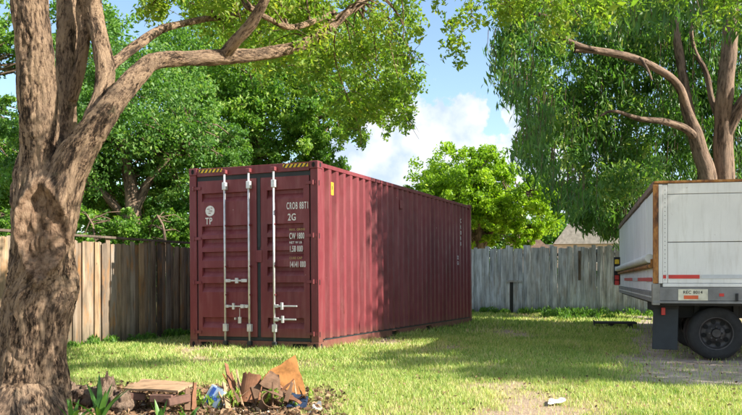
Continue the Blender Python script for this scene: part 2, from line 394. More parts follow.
# door-end frame
box('header', -CWD+.15, -.15, .006, .10, CH-.14, CH-.012, MAROON, cont, .004)
bm = bmesh.new()
segs = [(-CWD+.15, -CWD+.20), (-CWD+.42, -.46), (-.20, -.15)]
for s0, s1 in segs: boxb(bm, s0, s1, .008, .10, .0, .125)
for s0, s1 in ((-CWD+.20, -CWD+.42), (-.46, -.20)): boxb(bm, s0, s1, .008, .10, .092, .125)
bm_obj('door_sill', bm, MAROON, cont)
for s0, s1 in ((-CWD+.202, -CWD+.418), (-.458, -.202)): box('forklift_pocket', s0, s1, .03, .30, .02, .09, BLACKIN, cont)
# gaskets round the doors
DZ0, DZ1 = .185, CH-.215; LX0, LX1, RX0, RX1 = -CWD+.16, -1.075, -1.01, -.155
GY = .035
bm = bmesh.new()
boxb(bm, -CWD+.10, -.10, GY, GY+.03, DZ1+.001, CH-.142); boxb(bm, -CWD+.10, -.10, GY, GY+.03, .127, DZ0-.001)
boxb(bm, -CWD+.132, LX0-.001, GY, GY+.03, DZ0, DZ1); boxb(bm, LX1+.001, RX0-.001, GY-.006, GY+.03, DZ0, DZ1); boxb(bm, RX1+.001, -.132, GY, GY+.03, DZ0, DZ1)
bm_obj('door_gasket', bm, GASKET, cont)
# the frame between header and post behind the door heads
pock = [(2.435, .10), (1.905, .10), (1.70, .10), (1.49, .10), (1.235, .10), (.99, .10), (.43, .12)]
def door(x0, x1, px0, px1):
    prof = [(DZ0, 0.)]; dep = .060
    for z, h in sorted(pock): prof += [(z-h*.60-.035, 0), (z-h*.12, dep), (z+h*.44, dep), (z+h*.5, 0)]
    prof.append((DZ1, 0)); v = []; f = []
    yo = .012
    xs = [x0, px0, px0, px1, px1, x1]
    # frame stiles
    bm = bmesh.new(); boxb(bm, x0, px0, yo, yo+.05, DZ0, DZ1); boxb(bm, px1, x1, yo, yo+.05, DZ0, DZ1)
    for i in range(len(prof)-1):
        (za, da), (zb, db) = prof[i], prof[i+1]
        q = [bm.verts.new(p) for p in ((px0, yo+da, za), (px1, yo+da, za), (px1, yo+db, zb), (px0, yo+db, zb))]; bm.faces.new(q)
    me = bpy.data.meshes.new('door'); bm.to_mesh(me); bm.free(); me.materials.append(MAROON)
    return link(bpy.data.objects.new('door', me), cont)
dl = door(LX0, LX1, LX0+.075, LX1-.13); dr = door(RX0, RX1, RX0+.12, RX1-.10)
# narrow lock strip along the meeting edge + centre keeper
box('meeting_plate', LX1-.02, RX0+.03, -.004, .009, 1.36, 1.55, MAROON, cont, .004)
box('closing_strip', RX0-.045, RX0+.006, .0045, .0115, 1.60, DZ1+.01, GASKET, cont)
# hinges
for side, dd in ((-1, dl), (1, dr)):
    for hz in (2.57, 1.76, 1.05, .25):
        bm = bmesh.new(); xa = -CWD+.035 if side < 0 else -.035
        if side < 0:
            boxb(bm, xa, LX0+.06, -.004, .011, hz-.022, hz+.022); cylb(bm, (xa+.05, -.006, hz-.035), (xa+.05, -.006, hz+.035), .016, 8)
        else:
            boxb(bm, RX1-.06, xa, -.004, .011, hz-.022, hz+.022); cylb(bm, (xa-.05, -.006, hz-.035), (xa-.05, -.006, hz+.035), .016, 8)
        bm_obj('hinge', bm, MAROON, dd)
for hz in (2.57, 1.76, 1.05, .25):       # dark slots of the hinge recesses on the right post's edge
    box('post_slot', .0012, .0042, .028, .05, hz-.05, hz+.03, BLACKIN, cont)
# lock rods, guides, handles
RODS = [(-1.63, dl), (-1.19, dl), (-.745, dr)]
for x, dd in RODS:
    rod = cyl('lock_rod', (x, -.038, .06), (x, -.038, CH-.10), .0165, STEEL, dd, 14)
    rod.data.polygons.foreach_set('use_smooth', [len(p.vertices) == 4 for p in rod.data.polygons])
    for z in (.33, 2.58):
        bm = bmesh.new(); boxb(bm, x-.035, x+.035, -.062, .011, z-.06, z+.06); bm_obj('rod_bracket', bm, STEEL, rod, bevel=.006)
    for z in (.09, CH-.09):
        bm = bmesh.new(); boxb(bm, x-.035, x+.035, -.066, .004, z-.035, z+.030); bm_obj('rod_keeper', bm, MAROON if z > 1 else GASKET, rod, bevel=.006)
    for z in (1.95, 1.30, .85):
        bm = bmesh.new(); boxb(bm, x-.026, x+.026, -.050, .011, z-.014, z+.014); bm_obj('rod_clamp', bm, MAROON, rod, bevel=.004)
def handle(x0, x1, z, par, knobs, name='lock_handle'):
    bm = bmesh.new(); boxb(bm, x0, x1, -.060, -.048, z-.012, z+.012)
    for kx, w, h in knobs: boxb(bm, kx-w/2, kx+w/2, -.078, -.038, z-h/2, z+h/2)
    boxb(bm, x0+.02, x0+.06, -.05, .01, z-.02, z+.02)
    bm_obj(name, bm, STEEL, par, bevel=.003)
handle(-1.61, -1.22, 1.075, dl, [(-1.56, .09, .05), (-1.40, .05, .085), (-1.27, .09, .05)])
handle(-1.61, -1.20, .67, dl, [(-1.58, .06, .045), (-1.465, .035, .10), (-1.30, .06, .06), (-1.23, .05, .05)])
handle(-.73, -.34, .675, dr, [(-.70, .06, .05), (-.60, .035, .11)])
handle(-.73, -.36, .47, dr, [(-.70, .07, .06), (-.59, .035, .11)])
bm = bmesh.new(); cylb(bm, (-1.36, -.045, .64), (-1.36, -.045, .50), .005, 6); boxb(bm, -1.385, -1.335, -.06, -.03, .40, .50); bm_obj('padlock', bm, STEEL, dl, bevel=.004)
bm = bmesh.new(); boxb(bm, -1.47, -1.445, -.03, .01, .455, .49); bm_obj('handle_catch', bm, STEEL, dl)
# hazard stripes on the header
for xa, xb in ((-CWD+.19, -CWD+.62), (-.60, -.165)):
    pl = box('hazard_strip', xa, xb, .0015, .0055, CH-.082, CH-.028, YELLOW, cont); n = 6; w = (xb-xa)/n
    for i in range(n):
        prism('stripe', [(xa+i*w, CH-.081), (xa+i*w+w*.42, CH-.081), (xa+i*w+w*.90, CH-.029), (xa+i*w+w*.48, CH-.029)], -.001, .0012, BLACKP, pl)
# lettering on the doors
yo = .0095
text_mesh('lettering', 'CROB 8BT1', .150, (-.545, yo, 2.175), WHITEP, dr, .43, spacing=1.2)
text_mesh('lettering', '2G', .150, (-.525, yo, 2.0), WHITEP, dr, .75)
for z, t1, t2, oc in ((1.80, 'MAX. GROSS', 'CW 1800', 1), (1.60, 'NET W LB', '1.58 000', 0), (1.36, 'CUBE CAP', '14141 000', 1)):
    text_mesh('lettering', t1, .050, (-.50, yo, z+.04), OCHREP if oc else WHITEP, dr, .85, spacing=1.15)
    text_mesh('lettering', t2, .130, (-.50, yo, z-.085), WHITEP, dr, .46, spacing=1.1)
# round emblem on the left door
bm = bmesh.new(); bmesh.ops.create_cone(bm, cap_ends=True, segments=28, radius1=.085, radius2=.085, depth=.003, matrix=Matrix.Translation((-1.93, yo, 2.20)) @ Matrix.Rotation(R(90), 4, 'X'))
em = bm_obj('emblem', bm, WHITEP, dl)
for dx, dz, a, b in ((-.03, .03, .05, .010), (.012, .0, .055, .010), (-.01, -.035, .045, .010), (.03, .045, .03, .009)):
    box('emblem_mark', -1.93+dx-a/2, -1.93+dx+a/2, yo-.0035, yo-.0018, 2.20+dz-b/2, 2.20+dz+b/2, MAROON, em)
text_mesh('lettering', 'TP', .155, (-2.02, yo, 1.985), WHITEP, dl, .72)
# marks on the side wall
box('yellow_sticker', -.0105, -.0085, .50, .59, 2.42, 2.62, YELLOW, cont)
box('sticker_mark', -.0082, -.0070, .53, .56, 2.50, 2.57, BLACKP, cont)
RY = (R(90), 0, R(90))
text_mesh('lettering', 'C', .13, (-.0085, 7.72, 2.42), WHITEP, cont, 1., RY)
for i, ch in enumerate('RO8B'): text_mesh('lettering', ch, .12, (-.0085, 7.72, 2.27-.13*i), WHITEP, cont, 1., RY)
text_mesh('lettering', '22', .12, (-.0085, 7.45, 1.55), WHITEP, cont, 1., RY); text_mesh('lettering', 'G1', .12, (-.0085, 7.45, 1.42), WHITEP, cont, 1., RY)
box('vent_cover', -.012, .012, 3.60, 3.74, 2.44, 2.60, MAROON, cont, .006)

# ------------------------------------------------------------------ fences
def fence(name, label, A, direction, length, height, mat, bw, seed, face, rail_side, variants=11, hole=None):
    root = empty(name, A, (0, 0, math.atan2(direction.y, direction.x))); tag(root, label, 'fence')
    rs = random.Random(seed); meshes = []
    for v in range(variants):
        w = bw*rs.uniform(.62, 1.08); h = height*rs.uniform(.965, 1.015); t = .02; bm = bmesh.new()
        poly = [(0, 0), (w, 0), (w+rs.uniform(-.004, .002), h*.5), (w-rs.uniform(0, .006), h-rs.uniform(0, .03)), (w*.5, h+rs.uniform(-.01, .01)), (rs.uniform(0, .006), h-rs.uniform(0, .03)), (rs.uniform(-.003, .003), h*.5)]
        a = [bm.verts.new((p[0], 0, p[1])) for p in poly]; b = [bm.verts.new((p[0], t, p[1])) for p in poly]
        bm.faces.new(a); bm.faces.new(b[::-1])
        for i in range(len(a)): bm.faces.new((a[i], b[i], b[(i+1) % len(a)], a[(i+1) % len(a)]))
        bmesh.ops.recalc_face_normals(bm, faces=bm.faces); me = bpy.data.meshes.new('board'); bm.to_mesh(me); bm.free(); me.materials.append(mat); meshes.append((me, w))
    x = 0; i = 0
    while x < length:
        me, w = meshes[rs.randrange(variants)]
        if hole is None or not (x <= hole < x+w-.01):
            o = bpy.data.objects.new('board', me); o.location = (x, (.013 if i % 2 else -.013)+rs.uniform(-.002, .002), rs.uniform(-.02, .015)); o.rotation_euler = (R(rs.uniform(-.25, .25)), R(rs.uniform(-.4, .4)), 0)
            link(o, root)
            if rs.random() < .07: o.rotation_euler.y = R(rs.uniform(-1.3, 1.3)); o.location.z -= rs.uniform(0, .05)
        else: box('board', x+.002, x+w-.006, -.01, .01, 1.02, height-.02, mat, root)
        x += w-rs.uniform(.002, .016); i += 1
    s = rail_side
    for z in (.35, height*.52, height-.28):
        y0, y1 = (.038, .076) if s > 0 else (-.076, -.038); box('rail', 0, length, y0, y1, z-.045, z+.045, CAPW, root)
    k = 0
    while k*2.4 < length:
        y0, y1 = (.078, .168) if s > 0 else (-.168, -.078); box('post', k*2.4+.3, k*2.4+.39, y0, y1, 0, height-.05, CAPW, root); k += 1
    return root
A0 = Vector((-4.74, 13.4, 0))
FL = fence('board_fence', 'warm brown weathered board fence behind the big tree on the left', A0-CU*6.5, CU, 20.5, 1.74, FENCE_L, .150, 5, 1, 1)
box('cap_board', -.1, 20.6, -.035, .10, 1.765, 1.80, CAPW, FL)
for xx in (8.6, 11.0, 13.4):     # proud battens on the lawn side
    box('batten', xx, xx+.09, -.05, -.015, 0, 1.76, FENCE_L, FL, .003)
B0 = Vector((7.12, 25.95, 0)); BD = CW
FB = fence('board_fence', 'grey silvery board fence across the back of the lawn with a missing board', B0-BD*12.2, BD, 18.6, 2.12, FENCE_B, .150, 9, -1, 1, hole=9.33)
box('gap_shade_panel', 9.1, 9.62, .024, .034, .02, 1.05, BLACKP, FB)  # added black panel stands in for the shade inside the gap
box('patch_board', 9.12, 9.62, -.045, -.028, .99, 1.05, FENCE_B, FB)
box('dark_slat', 11.35, 11.43, -.040, -.028, 1.05, 1.95, CAPW, FB)

# ------------------------------------------------------------------ the big tree on the left
def tree_root(name, loc, label, group=None):
    return tag(empty(name, loc), label, 'tree', group)
D = 6.7
def sk(*pts):      # (px, py, half width px, distance)
    return [(P(a, b, d), w*d/F) for a, b, w, d in pts]
limbs = [
 sk((18, 470, 64, 6.72), (22, 430, 50, 6.72), (26, 400, 41, 6.72), (29, 360, 36, 6.7), (34, 320, 33, 6.7), (41, 285, 33, 6.7), (42, 250, 31, 6.7), (42, 215, 29, 6.7), (42, 180, 26, 6.7), (41, 140, 20, 6.68), (36, 70, 18.5, 6.6), (30, 0, 18, 6.55), (24, -90, 16, 6.5), (15, -200, 12, 6.4)),
 sk((50, 230, 20, 6.75), (58, 190, 20, 6.85), (65, 140, 11, 7.0), (66, 70, 10.5, 7.05), (67, 0, 10.5, 7.1), (62, -90, 9, 7.2)),
 sk((48, 250, 22, 6.7), (58, 205, 23, 6.68), (72, 165, 19, 6.65), (92, 132, 14.5, 6.6), (115, 100, 11.5, 6.6), (138, 74, 9.5, 6.7), (155, 61, 8.2, 6.8), (185, 58.5, 7.4, 7.0), (223, 57, 7.4, 7.3), (262, 54, 6.4, 7.6), (300, 45, 5.6, 7.9), (325, 31, 5., 8.1), (345, 14, 4.4, 8.3), (366, -2, 3.8, 8.5), (390, -40, 3, 8.8)),
 sk((84, 150, 10, 6.62), (95, 118, 10, 6.7), (105, 80, 9.5, 6.8), (101, 45, 9, 6.85), (95, 15, 9, 6.9), (93, -15, 8, 6.9), (100, -80, 6, 6.9)),
 sk((72, 100, 6, 7.0), (80, 65, 6, 6.95), (84, 35, 6, 6.9), (82, 10, 6, 6.9), (86, -30, 5, 6.8)),
 sk((104, 72, 6, 6.8), (118, 60, 5.5, 6.95), (136, 46, 5, 7.1), (160, 30, 4.2, 7.3), (180, 24, 3.6, 7.5), (210, 18, 3.2, 7.8), (245, 15, 3, 8.1)),
 sk((222, 58, 5.5, 7.3), (236, 40, 6, 7.2), (249, 26, 6, 7.15), (258, 12, 5.6, 7.1), (267, -6, 5, 7.05), (282, -50, 4, 7.)),
 sk((245, 5, 3.5, 7.1), (268, 18, 3, 7.4), (290, 27, 3.2, 7.7), (312, 22, 3, 7.9), (335, 12, 2.6, 8.1)),
 sk((15, 400, 22, 6.5), (-4, 432, 16, 6.3), (-20, 462, 8, 6.1)), sk((42, 398, 20, 6.6), (64, 428, 12, 6.5), (88, 446, 6, 6.4)), sk((30, 400, 22, 6.5), (36, 440, 16, 6.2), (40, 475, 8, 5.9)),
]
ltree = tree_root('gnarled_tree', (P(22, 430, 6.72).x, 6.72, 0), 'huge gnarled forked tree with rough brown bark at the lawn edge beside the left fence')
bm = bmesh.new(); skel = []
tv = []; tf = []
for li, L in enumerate(limbs):
    sp = spline(L, 9); v, f, a = tube_np([q[0] for q in sp], [q[1] for q in sp], 20, .16, li*7.3)
    k0 = len(tv); tv += v; tf += [tuple(i+k0 for i in q) for q in f]
    n = len(sp); tf.append(tuple(range(k0+19, k0-1, -1))); tf.append(tuple(range(k0+(n-1)*20, k0+n*20)))
    s = 0
    for i in range(n-1):
        ln = (sp[i+1][0]-sp[i][0]).length; skel.append((sp[i][0], sp[i+1][0], sp[i][1], s, li, sp[i+1][1])); s += ln
# buttressed bulge on the right of the trunk
me = bpy.data.meshes.new('t'); me.from_pydata([tuple(p) for p in tv], [], tf); tmp = bpy.data.objects.new('t', me); COL.objects.link(tmp)
md = tmp.modifiers.new('r', 'REMESH'); md.mode = 'VOXEL'; md.voxel_size = .0095
sm = tmp.modifiers.new('s', 'SMOOTH'); sm.factor = .5; sm.iterations = 6
dg = bpy.context.evaluated_depsgraph_get(); me2 = bpy.data.meshes.new_from_object(tmp.evaluated_get(dg)); bpy.data.objects.remove(tmp)
nv = len(me2.vertices); co = np.empty(nv*3, np.float32); me2.vertices.foreach_get('co', co); co = co.reshape(-1, 3)
nr = np.empty(nv*3, np.float32); me2.vertex_normals.foreach_get('vector', nr); nr = nr.reshape(-1, 3)
best = np.full(nv, 1e9); coord = np.zeros((nv, 3)); rad = np.zeros(nv)
for p, q, r0, s, li, r1 in skel:
    a = np.array(p); d = np.array(q)-a; L = np.linalg.norm(d); d = d/L
    tu = (co-a)@d; t = np.clip(tu, 0, L); cl = a+t[:, None]*d; dd = np.linalg.norm(co-cl, axis=1)-(r0+(r1-r0)*t/L)
    m = dd < best; best[m] = dd[m]; rad[m] = r0; t = tu; cl = a+t[:, None]*d
    perp = (co-cl)[m]; coord[m] = perp+d*((s+t[m])*.27)[:, None]+np.array([li*3.1, 0, 0])
def fbm(v, sc): return mnoise.fractal(Vector(v)*sc, 1., 2., 4)
disp = np.array([.5-min(1., abs(mnoise.noise(Vector(c)*22.))*3.2)*-1.+.7*mnoise.noise(Vector(c)*45.)+.3*mnoise.noise(Vector(c)*8.) for c in coord])-1.1
disp *= np.clip(rad*.06, .002, .014)
# the old scar: a lip of callus round a sunken, knobbly hollow on the side towards the lawn
sc = np.array(P(41, 232, 6.5)); ux = (co[:, 0]-sc[0])/(21*6.6/F); uz = (co[:, 2]-sc[2])/(48*6.6/F)
ux = ux/(1.-.35*np.clip(-uz, -1, 1)*(uz < 0)); rr_ = np.sqrt(ux**2+uz**2); face = np.clip((-nr[:, 1]-.1)*2, 0, 1)*(co[:, 1] < 6.75)
disp += face*(.048*np.exp(-((rr_-1.0)/.20)**2)-.035*np.clip(1-rr_, 0, 1)**.5)
kn = np.array([mnoise.noise(Vector((c[0]*16, c[1]*16, c[2]*11))) for c in co]); disp += face*(rr_ < 1)*kn*.024
big = np.array([mnoise.noise(Vector((c[0]*5, c[1]*5, c[2]*3.2))) for c in co]); disp += big*np.clip(rad*.10, 0, .022)
co2 = co+nr*disp[:, None]; me2.vertices.foreach_set('co', co2.astype(np.float32).ravel())
at = me2.attributes.new('bark', 'FLOAT_VECTOR', 'POINT'); at.data.foreach_set('vector', coord.astype(np.float32).ravel())
sa = me2.attributes.new('scar', 'FLOAT', 'POINT'); sa.data.foreach_set('value', (face*np.clip((1.18-rr_)*4, 0, 1)).astype(np.float32))
me2.polygons.foreach_set('use_smooth', np.ones(len(me2.polygons), bool)); me2.materials.clear(); me2.materials.append(BARK); me2.name = 'trunk'; me2.update()
tr = link(bpy.data.objects.new('trunk', me2), ltree); tr.matrix_parent_inverse = Matrix.Translation(ltree.location).inverted()
def at_root(o, root): o.matrix_parent_inverse = Matrix.Translation(root.location).inverted(); return o
# its foliage: twigs from the limbs to hanging clumps
tw = Tubes(); lf = Leaves(); rs = random.Random(21)
skpts = [(q[0], q[1]) for q in skel if q[4] in (2, 3, 5, 6, 7, 0)]
cl = []
def region(n, x0, x1, y0, y1, d0, d1, r, t=.55, dens=1., keep=None):
    for _ in range(n):
        x, y = rs.uniform(x0, x1), rs.uniform(y0, y1)
        if keep and not keep(x, y): continue
        cl.append((P(x, y, rs.uniform(d0, d1)), r*rs.uniform(.7, 1.3), t+rs.uniform(-.12, .12), dens))
region(48, 225, 412, -40, 64, 7.8, 11.5, .25, .62, 1.)
region(34, 280, 410, 40, 122, 8.5, 11.5, .22, .55, 1., lambda x, y: y < 60+(x-280)*.45 or x > 340)
region(22, 150, 300, -40, 22, 7.2, 9.5, .24, .6)
region(10, 395, 416, 40, 122, 8.5, 10.5, .15, .45)
region(12, 345, 380, 90, 140, 9, 11, .17, .4)
region(30, 430, 600, -60, 16, 7.2, 9.2, .20, .55)
region(5, 440, 465, 10, 50, 8, 9.5, .10, .6)
region(8, -60, 60, -60, 5, 6.9, 8.6, .2, .5)
region(16, -200, 420, -260, -70, 6.2, 9.5, .36, .5, .5)
# a bough overhead, above the picture, that throws broken shade on the foot of the trunk
bs = P(96, -40, 6.9); bo = spline([(bs, .045), (bs+Vector((1.2, -.6, .35)), .035), (Vector((.2, 5.6, 3.9)), .025), (Vector((1.5, 5.1, 3.7)), .012)], 6); tw.add([q[0] for q in bo], [q[1] for q in bo], 8, .12)
for _ in range(26):
    c = Vector((rs.uniform(.2, 2.0), 0, rs.uniform(2.9, 4.3))); c.y = rs.uniform(4.7, 5.75)-.351*(c.x-1); b = min(bo[6:], key=lambda q: (q[0]-c).length)[0]
    tw.add([b, (b+c)/2+Vector((0, 0, .05)), c], [.008, .005, .003], 4)
    lf.clump(c, .24, 150, .065, .5, .5, (0, 0, -.5), 1.)
for c, r, t, dens in cl:
    b = min(skpts, key=lambda q: (q[0]-c).length+rs.uniform(0, .5)); st = b[0]; L = (c-st).length
    mid = (st+c)/2+Vector((rs.uniform(-.16, .16)*L, rs.uniform(-.1, .1), .16*L+rs.uniform(-.05, .1)))
    if (L < .7 or rs.random() < .4) and L < 2.4 and not (c.x < -1.5 and c.z > 3.1):
        s3 = spline([(st, min(.013, b[1]*.5)), (mid, .007), (c+Vector((0, 0, r*.3)), .004), (c-Vector((rs.uniform(-.1, .1), 0, r)), .002)], 4)
        tw.add([q[0] for q in s3], [q[1] for q in s3], 5, .1)
    for _ in range(3):
        e = c+Vector((rs.gauss(0, r*.6), rs.gauss(0, r*.6), rs.gauss(-.2*r, r*.6))); tw.add([c, (c+e)/2+Vector((0, 0, .02)), e], [.004, .003, .0015], 4)
    n = int(330*dens*(r/.25)**2)
    # leaves gathered on sprays
    for _ in range(6):
        e = np.array(c)+rng.normal(0, r*.55, 3); lf.clump(e, r*.45, n//6, .060, .5, t, (0, 0, -.5), 1., 1.2)
at_root(tw.build('branch', BARK, ltree), ltree)['kind'] = 'stuff'; o = at_root(lf.build('crown', LEAF_NEAR, ltree), ltree); o['kind'] = 'stuff'

# ------------------------------------------------------------------ background trees
def bg_tree(name, label, base, trunk, blobs, leafmat, leaf, per, barkm=BARK2, aspect=.5, tint=.5, droop=-.3, cat='tree', clumps=26, cr=.22, seed=1, jit=1., group=None, extra=None, tw_r=.035, tw_max=2.6):
    """base point, trunk = list of limbs [(Vector, r)...], blobs = [(centre, (rx,ry,rz), weight)]"""
    root = tree_root(name, base, label, group); rs = random.Random(seed); T = Tubes(); Lf = Leaves(); nodes = []
    for L in trunk:
        sp = spline(L, 5); T.add([q[0] for q in sp], [q[1] for q in sp], 12, .18, seed)
        nodes += sp[len(sp)//2:]
    for bc, br, wgt in blobs:
        for i in range(int(clumps*wgt)):
            u = Vector((rs.gauss(0, 1), rs.gauss(0, 1), rs.gauss(0, 1))).normalized()*(rs.random()**.33)
            c = Vector(bc)+Vector((u.x*br[0], u.y*br[1], u.z*br[2])); r = cr*min(br)*rs.uniform(.7, 1.4)
            tt = tint+rs.uniform(-.20, .20)
            if rs.random() < .5 and nodes and min((q[0]-c).length for q in nodes) < tw_max:
                b = min(nodes, key=lambda q: (q[0]-c).length+rs.uniform(0, .8)); L = (c-b[0]).length
                T.add([b[0], (b[0]+c)/2+Vector((rs.uniform(-.1, .1)*L, 0, .08*L)), c], [min(tw_r, b[1]*.7), tw_r*.5, .008], 5, .1, i)
            for _ in range(4):
                e = np.array(c)+rng.normal(0, r*.5, 3)*np.array([1, 1, .7]); Lf.clump(e, r*.6, max(4, per//4), leaf, aspect, min(1, max(0, tt)), (0, 0, droop), jit, .8)
    if extra: extra(T, Lf, rs)
    at_root(T.build('trunk', barkm, root), root); o = at_root(Lf.build('crown', leafmat, root), root); o['kind'] = 'stuff'; return root
def V(px, py, d): return P(px, py, d)
def px(n, d): return n*d/F
# dark leafy tree with trunk showing over the left fence
d = 19.5
bg_tree('leafy_tree', 'dark green leafy tree whose trunk rises just over the left fence', (P(128, 279, d).x, d, 0),
  [[(P(130, 330, d), .24), (P(131, 240, d), .20), (P(133, 205, d), .17), (P(126, 160, d), .13), (P(118, 110, d), .09), (P(125, 60, d), .05)], [(P(132, 215, d), .13), (P(150, 180, d), .09), (P(175, 150, d), .06), (P(190, 120, d), .04)],
   [(P(131, 225, d), .10), (P(100, 190, d), .07), (P(70, 170, d), .05)]],
  [(P(125, 115, d), (px(78, d), 2.0, px(80, d)), 2.6), (P(60, 165, d+1), (px(70, d), 1.6, px(60, d)), 1.6), (P(195, 165, d+1), (px(60, d), 1.6, px(50, d)), 1.4), (P(110, 210, d+2.5), (px(95, d), .8, px(26, d)), 1.2)],
  LEAF_DARK, .105, 190, tint=.55, clumps=60, cr=.26, seed=4)
d = 18.2
hedge_c = [(P(x, 232, d+ (x-60)*.012), (px(34, d), .9, px(24, d)), .8) for x in (-60, -15, 30, 75, 120, 165, 205)]
bg_tree('hedge', 'long unclipped green hedge filling the gap above the left fence', (P(60, 279, d).x, d, 0), [[(P(x, 330, d), .05), (P(x+5, 240, d), .03), (P(x-3, 215, d), .015)] for x in (-40, 10, 50, 90, 160, 200)],
  hedge_c, LEAF_MID, .11, 110, tint=.5, clumps=34, cr=.35, seed=77, tw_r=.02)['category'] = 'hedge'
d = 24
bg_tree('leafy_tree', 'tall light green tree filling the view behind the near end of the container', (P(250, 279, d).x, d+1, 0),
  [[(P(252, 330, d), .26), (P(250, 240, d), .22), (P(255, 170, d), .17), (P(262, 110, d), .11), (P(280, 50, d), .06)], [(P(252, 200, d), .14), (P(285, 140, d), .09), (P(318, 118, d), .07), (P(345, 110, d), .04)], [(P(253, 190, d), .13), (P(215, 140, d), .09), (P(190, 100, d), .05)]],
  [(P(250, 95, d), (px(80, d), 2.2, px(75, d)), 2.6), (P(320, 120, d-1), (px(40, d), 1.4, px(52, d)), 1.1), (P(195, 60, d+1), (px(62, d), 1.6, px(56, d)), 1.3), (P(275, 165, d), (px(78, d), 1.8, px(28, d)), 1.2), (P(300, 40, d), (px(62, d), 2, px(46, d)), 1.1), (P(215, 120, d-1), (px(60, d), 1.8, px(50, d)), 1.2)],
  LEAF_MID, .12, 180, tint=.6, clumps=58, cr=.24, seed=8)
d = 22
bg_tree('leafy_tree', 'mid green tree at the far left edge beyond the gnarled trunk', (P(-40, 279, d).x, d, 0),
  [[(P(-42, 330, d), .24), (P(-40, 200, d), .18), (P(-30, 120, d), .10), (P(-20, 60, d), .05)]],
  [(P(-40, 150, d), (px(62, d), 2, px(70, d)), 1.6), (P(10, 190, d), (px(38, d), 1.6, px(44, d)), 1.1), (P(75, 40, d+1), (px(48, d), 1.6, px(60, d)), 1.1), (P(15, 120, d), (px(26, d), 1.2, px(22, d)), .35), (P(2, 40, d), (px(34, d), 1.2, px(34, d)), .5)],
  LEAF_MID, .12, 170, tint=.5, clumps=50, cr=.27, seed=12)
d = 38
bg_tree('round_tree', 'bright lime green rounded tree in full sun behind the back fence', (P(480, 279, d).x, d, 0),
  [[(P(480, 320, d), .30), (P(480, 260, d), .26), (P(478, 215, d), .2), (P(470, 180, d), .1)], [(P(480, 250, d), .2), (P(505, 205, d), .12), (P(525, 190, d), .07)], [(P(480, 250, d), .2), (P(450, 205, d), .12), (P(430, 190, d), .07)]],
  [(P(462, 188, d), (px(48, d), 2.6, px(40, d)), 2.6), (P(515, 200, d), (px(50, d), 2.6, px(38, d)), 2.4), (P(430, 208, d), (px(28, d), 1.8, px(28, d)), 1.), (P(470, 236, d), (px(66, d), 2.2, px(20, d)), 1.6), (P(487, 168, d), (px(26, d), 1.6, px(18, d)), .8), (P(548, 200, d), (px(22, d), 1.5, px(20, d)), .5)],
  LEAF_LIME, .17, 180, tint=.5, clumps=42, cr=.24, seed=15, jit=.9)
dd = 31.5  # hedge added behind the back fence so its gaps read dark
bg_tree('hedge', 'dark low hedge added behind the grey back fence to darken its gaps', (P(500, 279, dd).x, dd, 0), [[(P(x, 305, dd), .05), (P(x+4, 272, dd-(x-480)*.02), .02)] for x in (440, 500, 560, 620)],
  [(Vector((P(x, 279, dd).x, dd-(x-440)*.022, .85)), (1.5, .5, .85), .9) for x in (440, 490, 540, 590, 640)], LEAF_DARK, .16, 100, tint=.3, clumps=34, cr=.5, seed=78, tw_r=.02)['category'] = 'hedge'
# drooping tree on the right, behind the truck
d = 22.5
def hang(T, Lf, rs):
    def strand(x, y, dd, ln):
        c = P(x, y, dd); n = int(ln/.035); z = rng.uniform(-ln, 0, n); cc = np.array(c)+np.stack([rng.normal(0, .10, n), rng.normal(0, .12, n), z], 1)
        T.add([c+Vector((0, 0, .3)), c-Vector((.03, 0, ln*.5)), c-Vector((rs.uniform(-.05, .05), 0, ln*.9))], [.008, .005, .003], 4)
        tt = rs.uniform(.25, .72)
        Lf.add(cc, rng.uniform(.17, .32, n), .21, np.tile((rs.uniform(-.15, .15), 0, -1.), (n, 1)), np.clip(rng.normal(tt, .13, n), 0, 1), jit=.42)
    def edge(y):     # left outline of the hanging crown
        return np.interp(y, [-60, 20, 60, 110, 150, 180, 215, 245], [500, 484, 487, 522, 512, 545, 572, 596])
    k = 0
    while k < 1150:
        y = rs.uniform(-70, 215); x = rs.uniform(470, 780)
        if x < edge(y)+rs.uniform(0, 30): continue
        if 706 < x < 722 and 95 < y < 150: continue
        strand(x, y, rs.uniform(22.9, 27.5) if rs.random() < .93 or x > 600 else rs.uniform(18.5, 22), rs.uniform(.3, .85)); k += 1
    for _ in range(150):      # dangling fringe on the left outline
        y = rs.uniform(40, 195); strand(edge(y)+rs.uniform(2, 34), y, rs.uniform(18, 24), rs.uniform(.3, .8))
    for _ in range(130):       # fuller sprays, tints lightened to paint a sunlit look on the left half
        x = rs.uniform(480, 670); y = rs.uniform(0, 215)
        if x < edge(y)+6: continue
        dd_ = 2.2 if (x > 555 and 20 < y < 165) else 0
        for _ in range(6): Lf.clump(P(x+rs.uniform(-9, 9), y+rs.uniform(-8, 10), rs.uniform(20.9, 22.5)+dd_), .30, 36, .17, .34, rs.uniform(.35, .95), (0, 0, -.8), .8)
    for _ in range(110):
        strand(rs.uniform(596, 655), rs.uniform(185, 222), rs.uniform(22.5, 25.0), rs.uniform(.5, .8))
    for cc, rr3, nn in ((Vector((10.4, 14.0, 7.4)), (2.1, 1.8, 2.4), 150), (Vector((11.4, 17.2, 7.6)), (2.2, 2.2, 2.8), 180), (Vector((11.2, 15.8, 9.0)), (2, 2.4, 1.6), 80)):  # unseen leaf masses right of the frame, added to shade the container
        for _ in range(nn):
            u = Vector((rs.gauss(0, 1), rs.gauss(0, 1), rs.gauss(0, 1))).normalized()*(rs.random()**.33)
            Lf.clump(cc+Vector((u.x*rr3[0], u.y*rr3[1], u.z*rr3[2])), .5, 100, .24, .42, .4, (0, 0, -.8), .9)
    for _ in range(260):      # branches reaching over the truck
        strand(rs.uniform(600, 800), rs.uniform(-130, 10), rs.uniform(13.6, 18), rs.uniform(.3, .7))
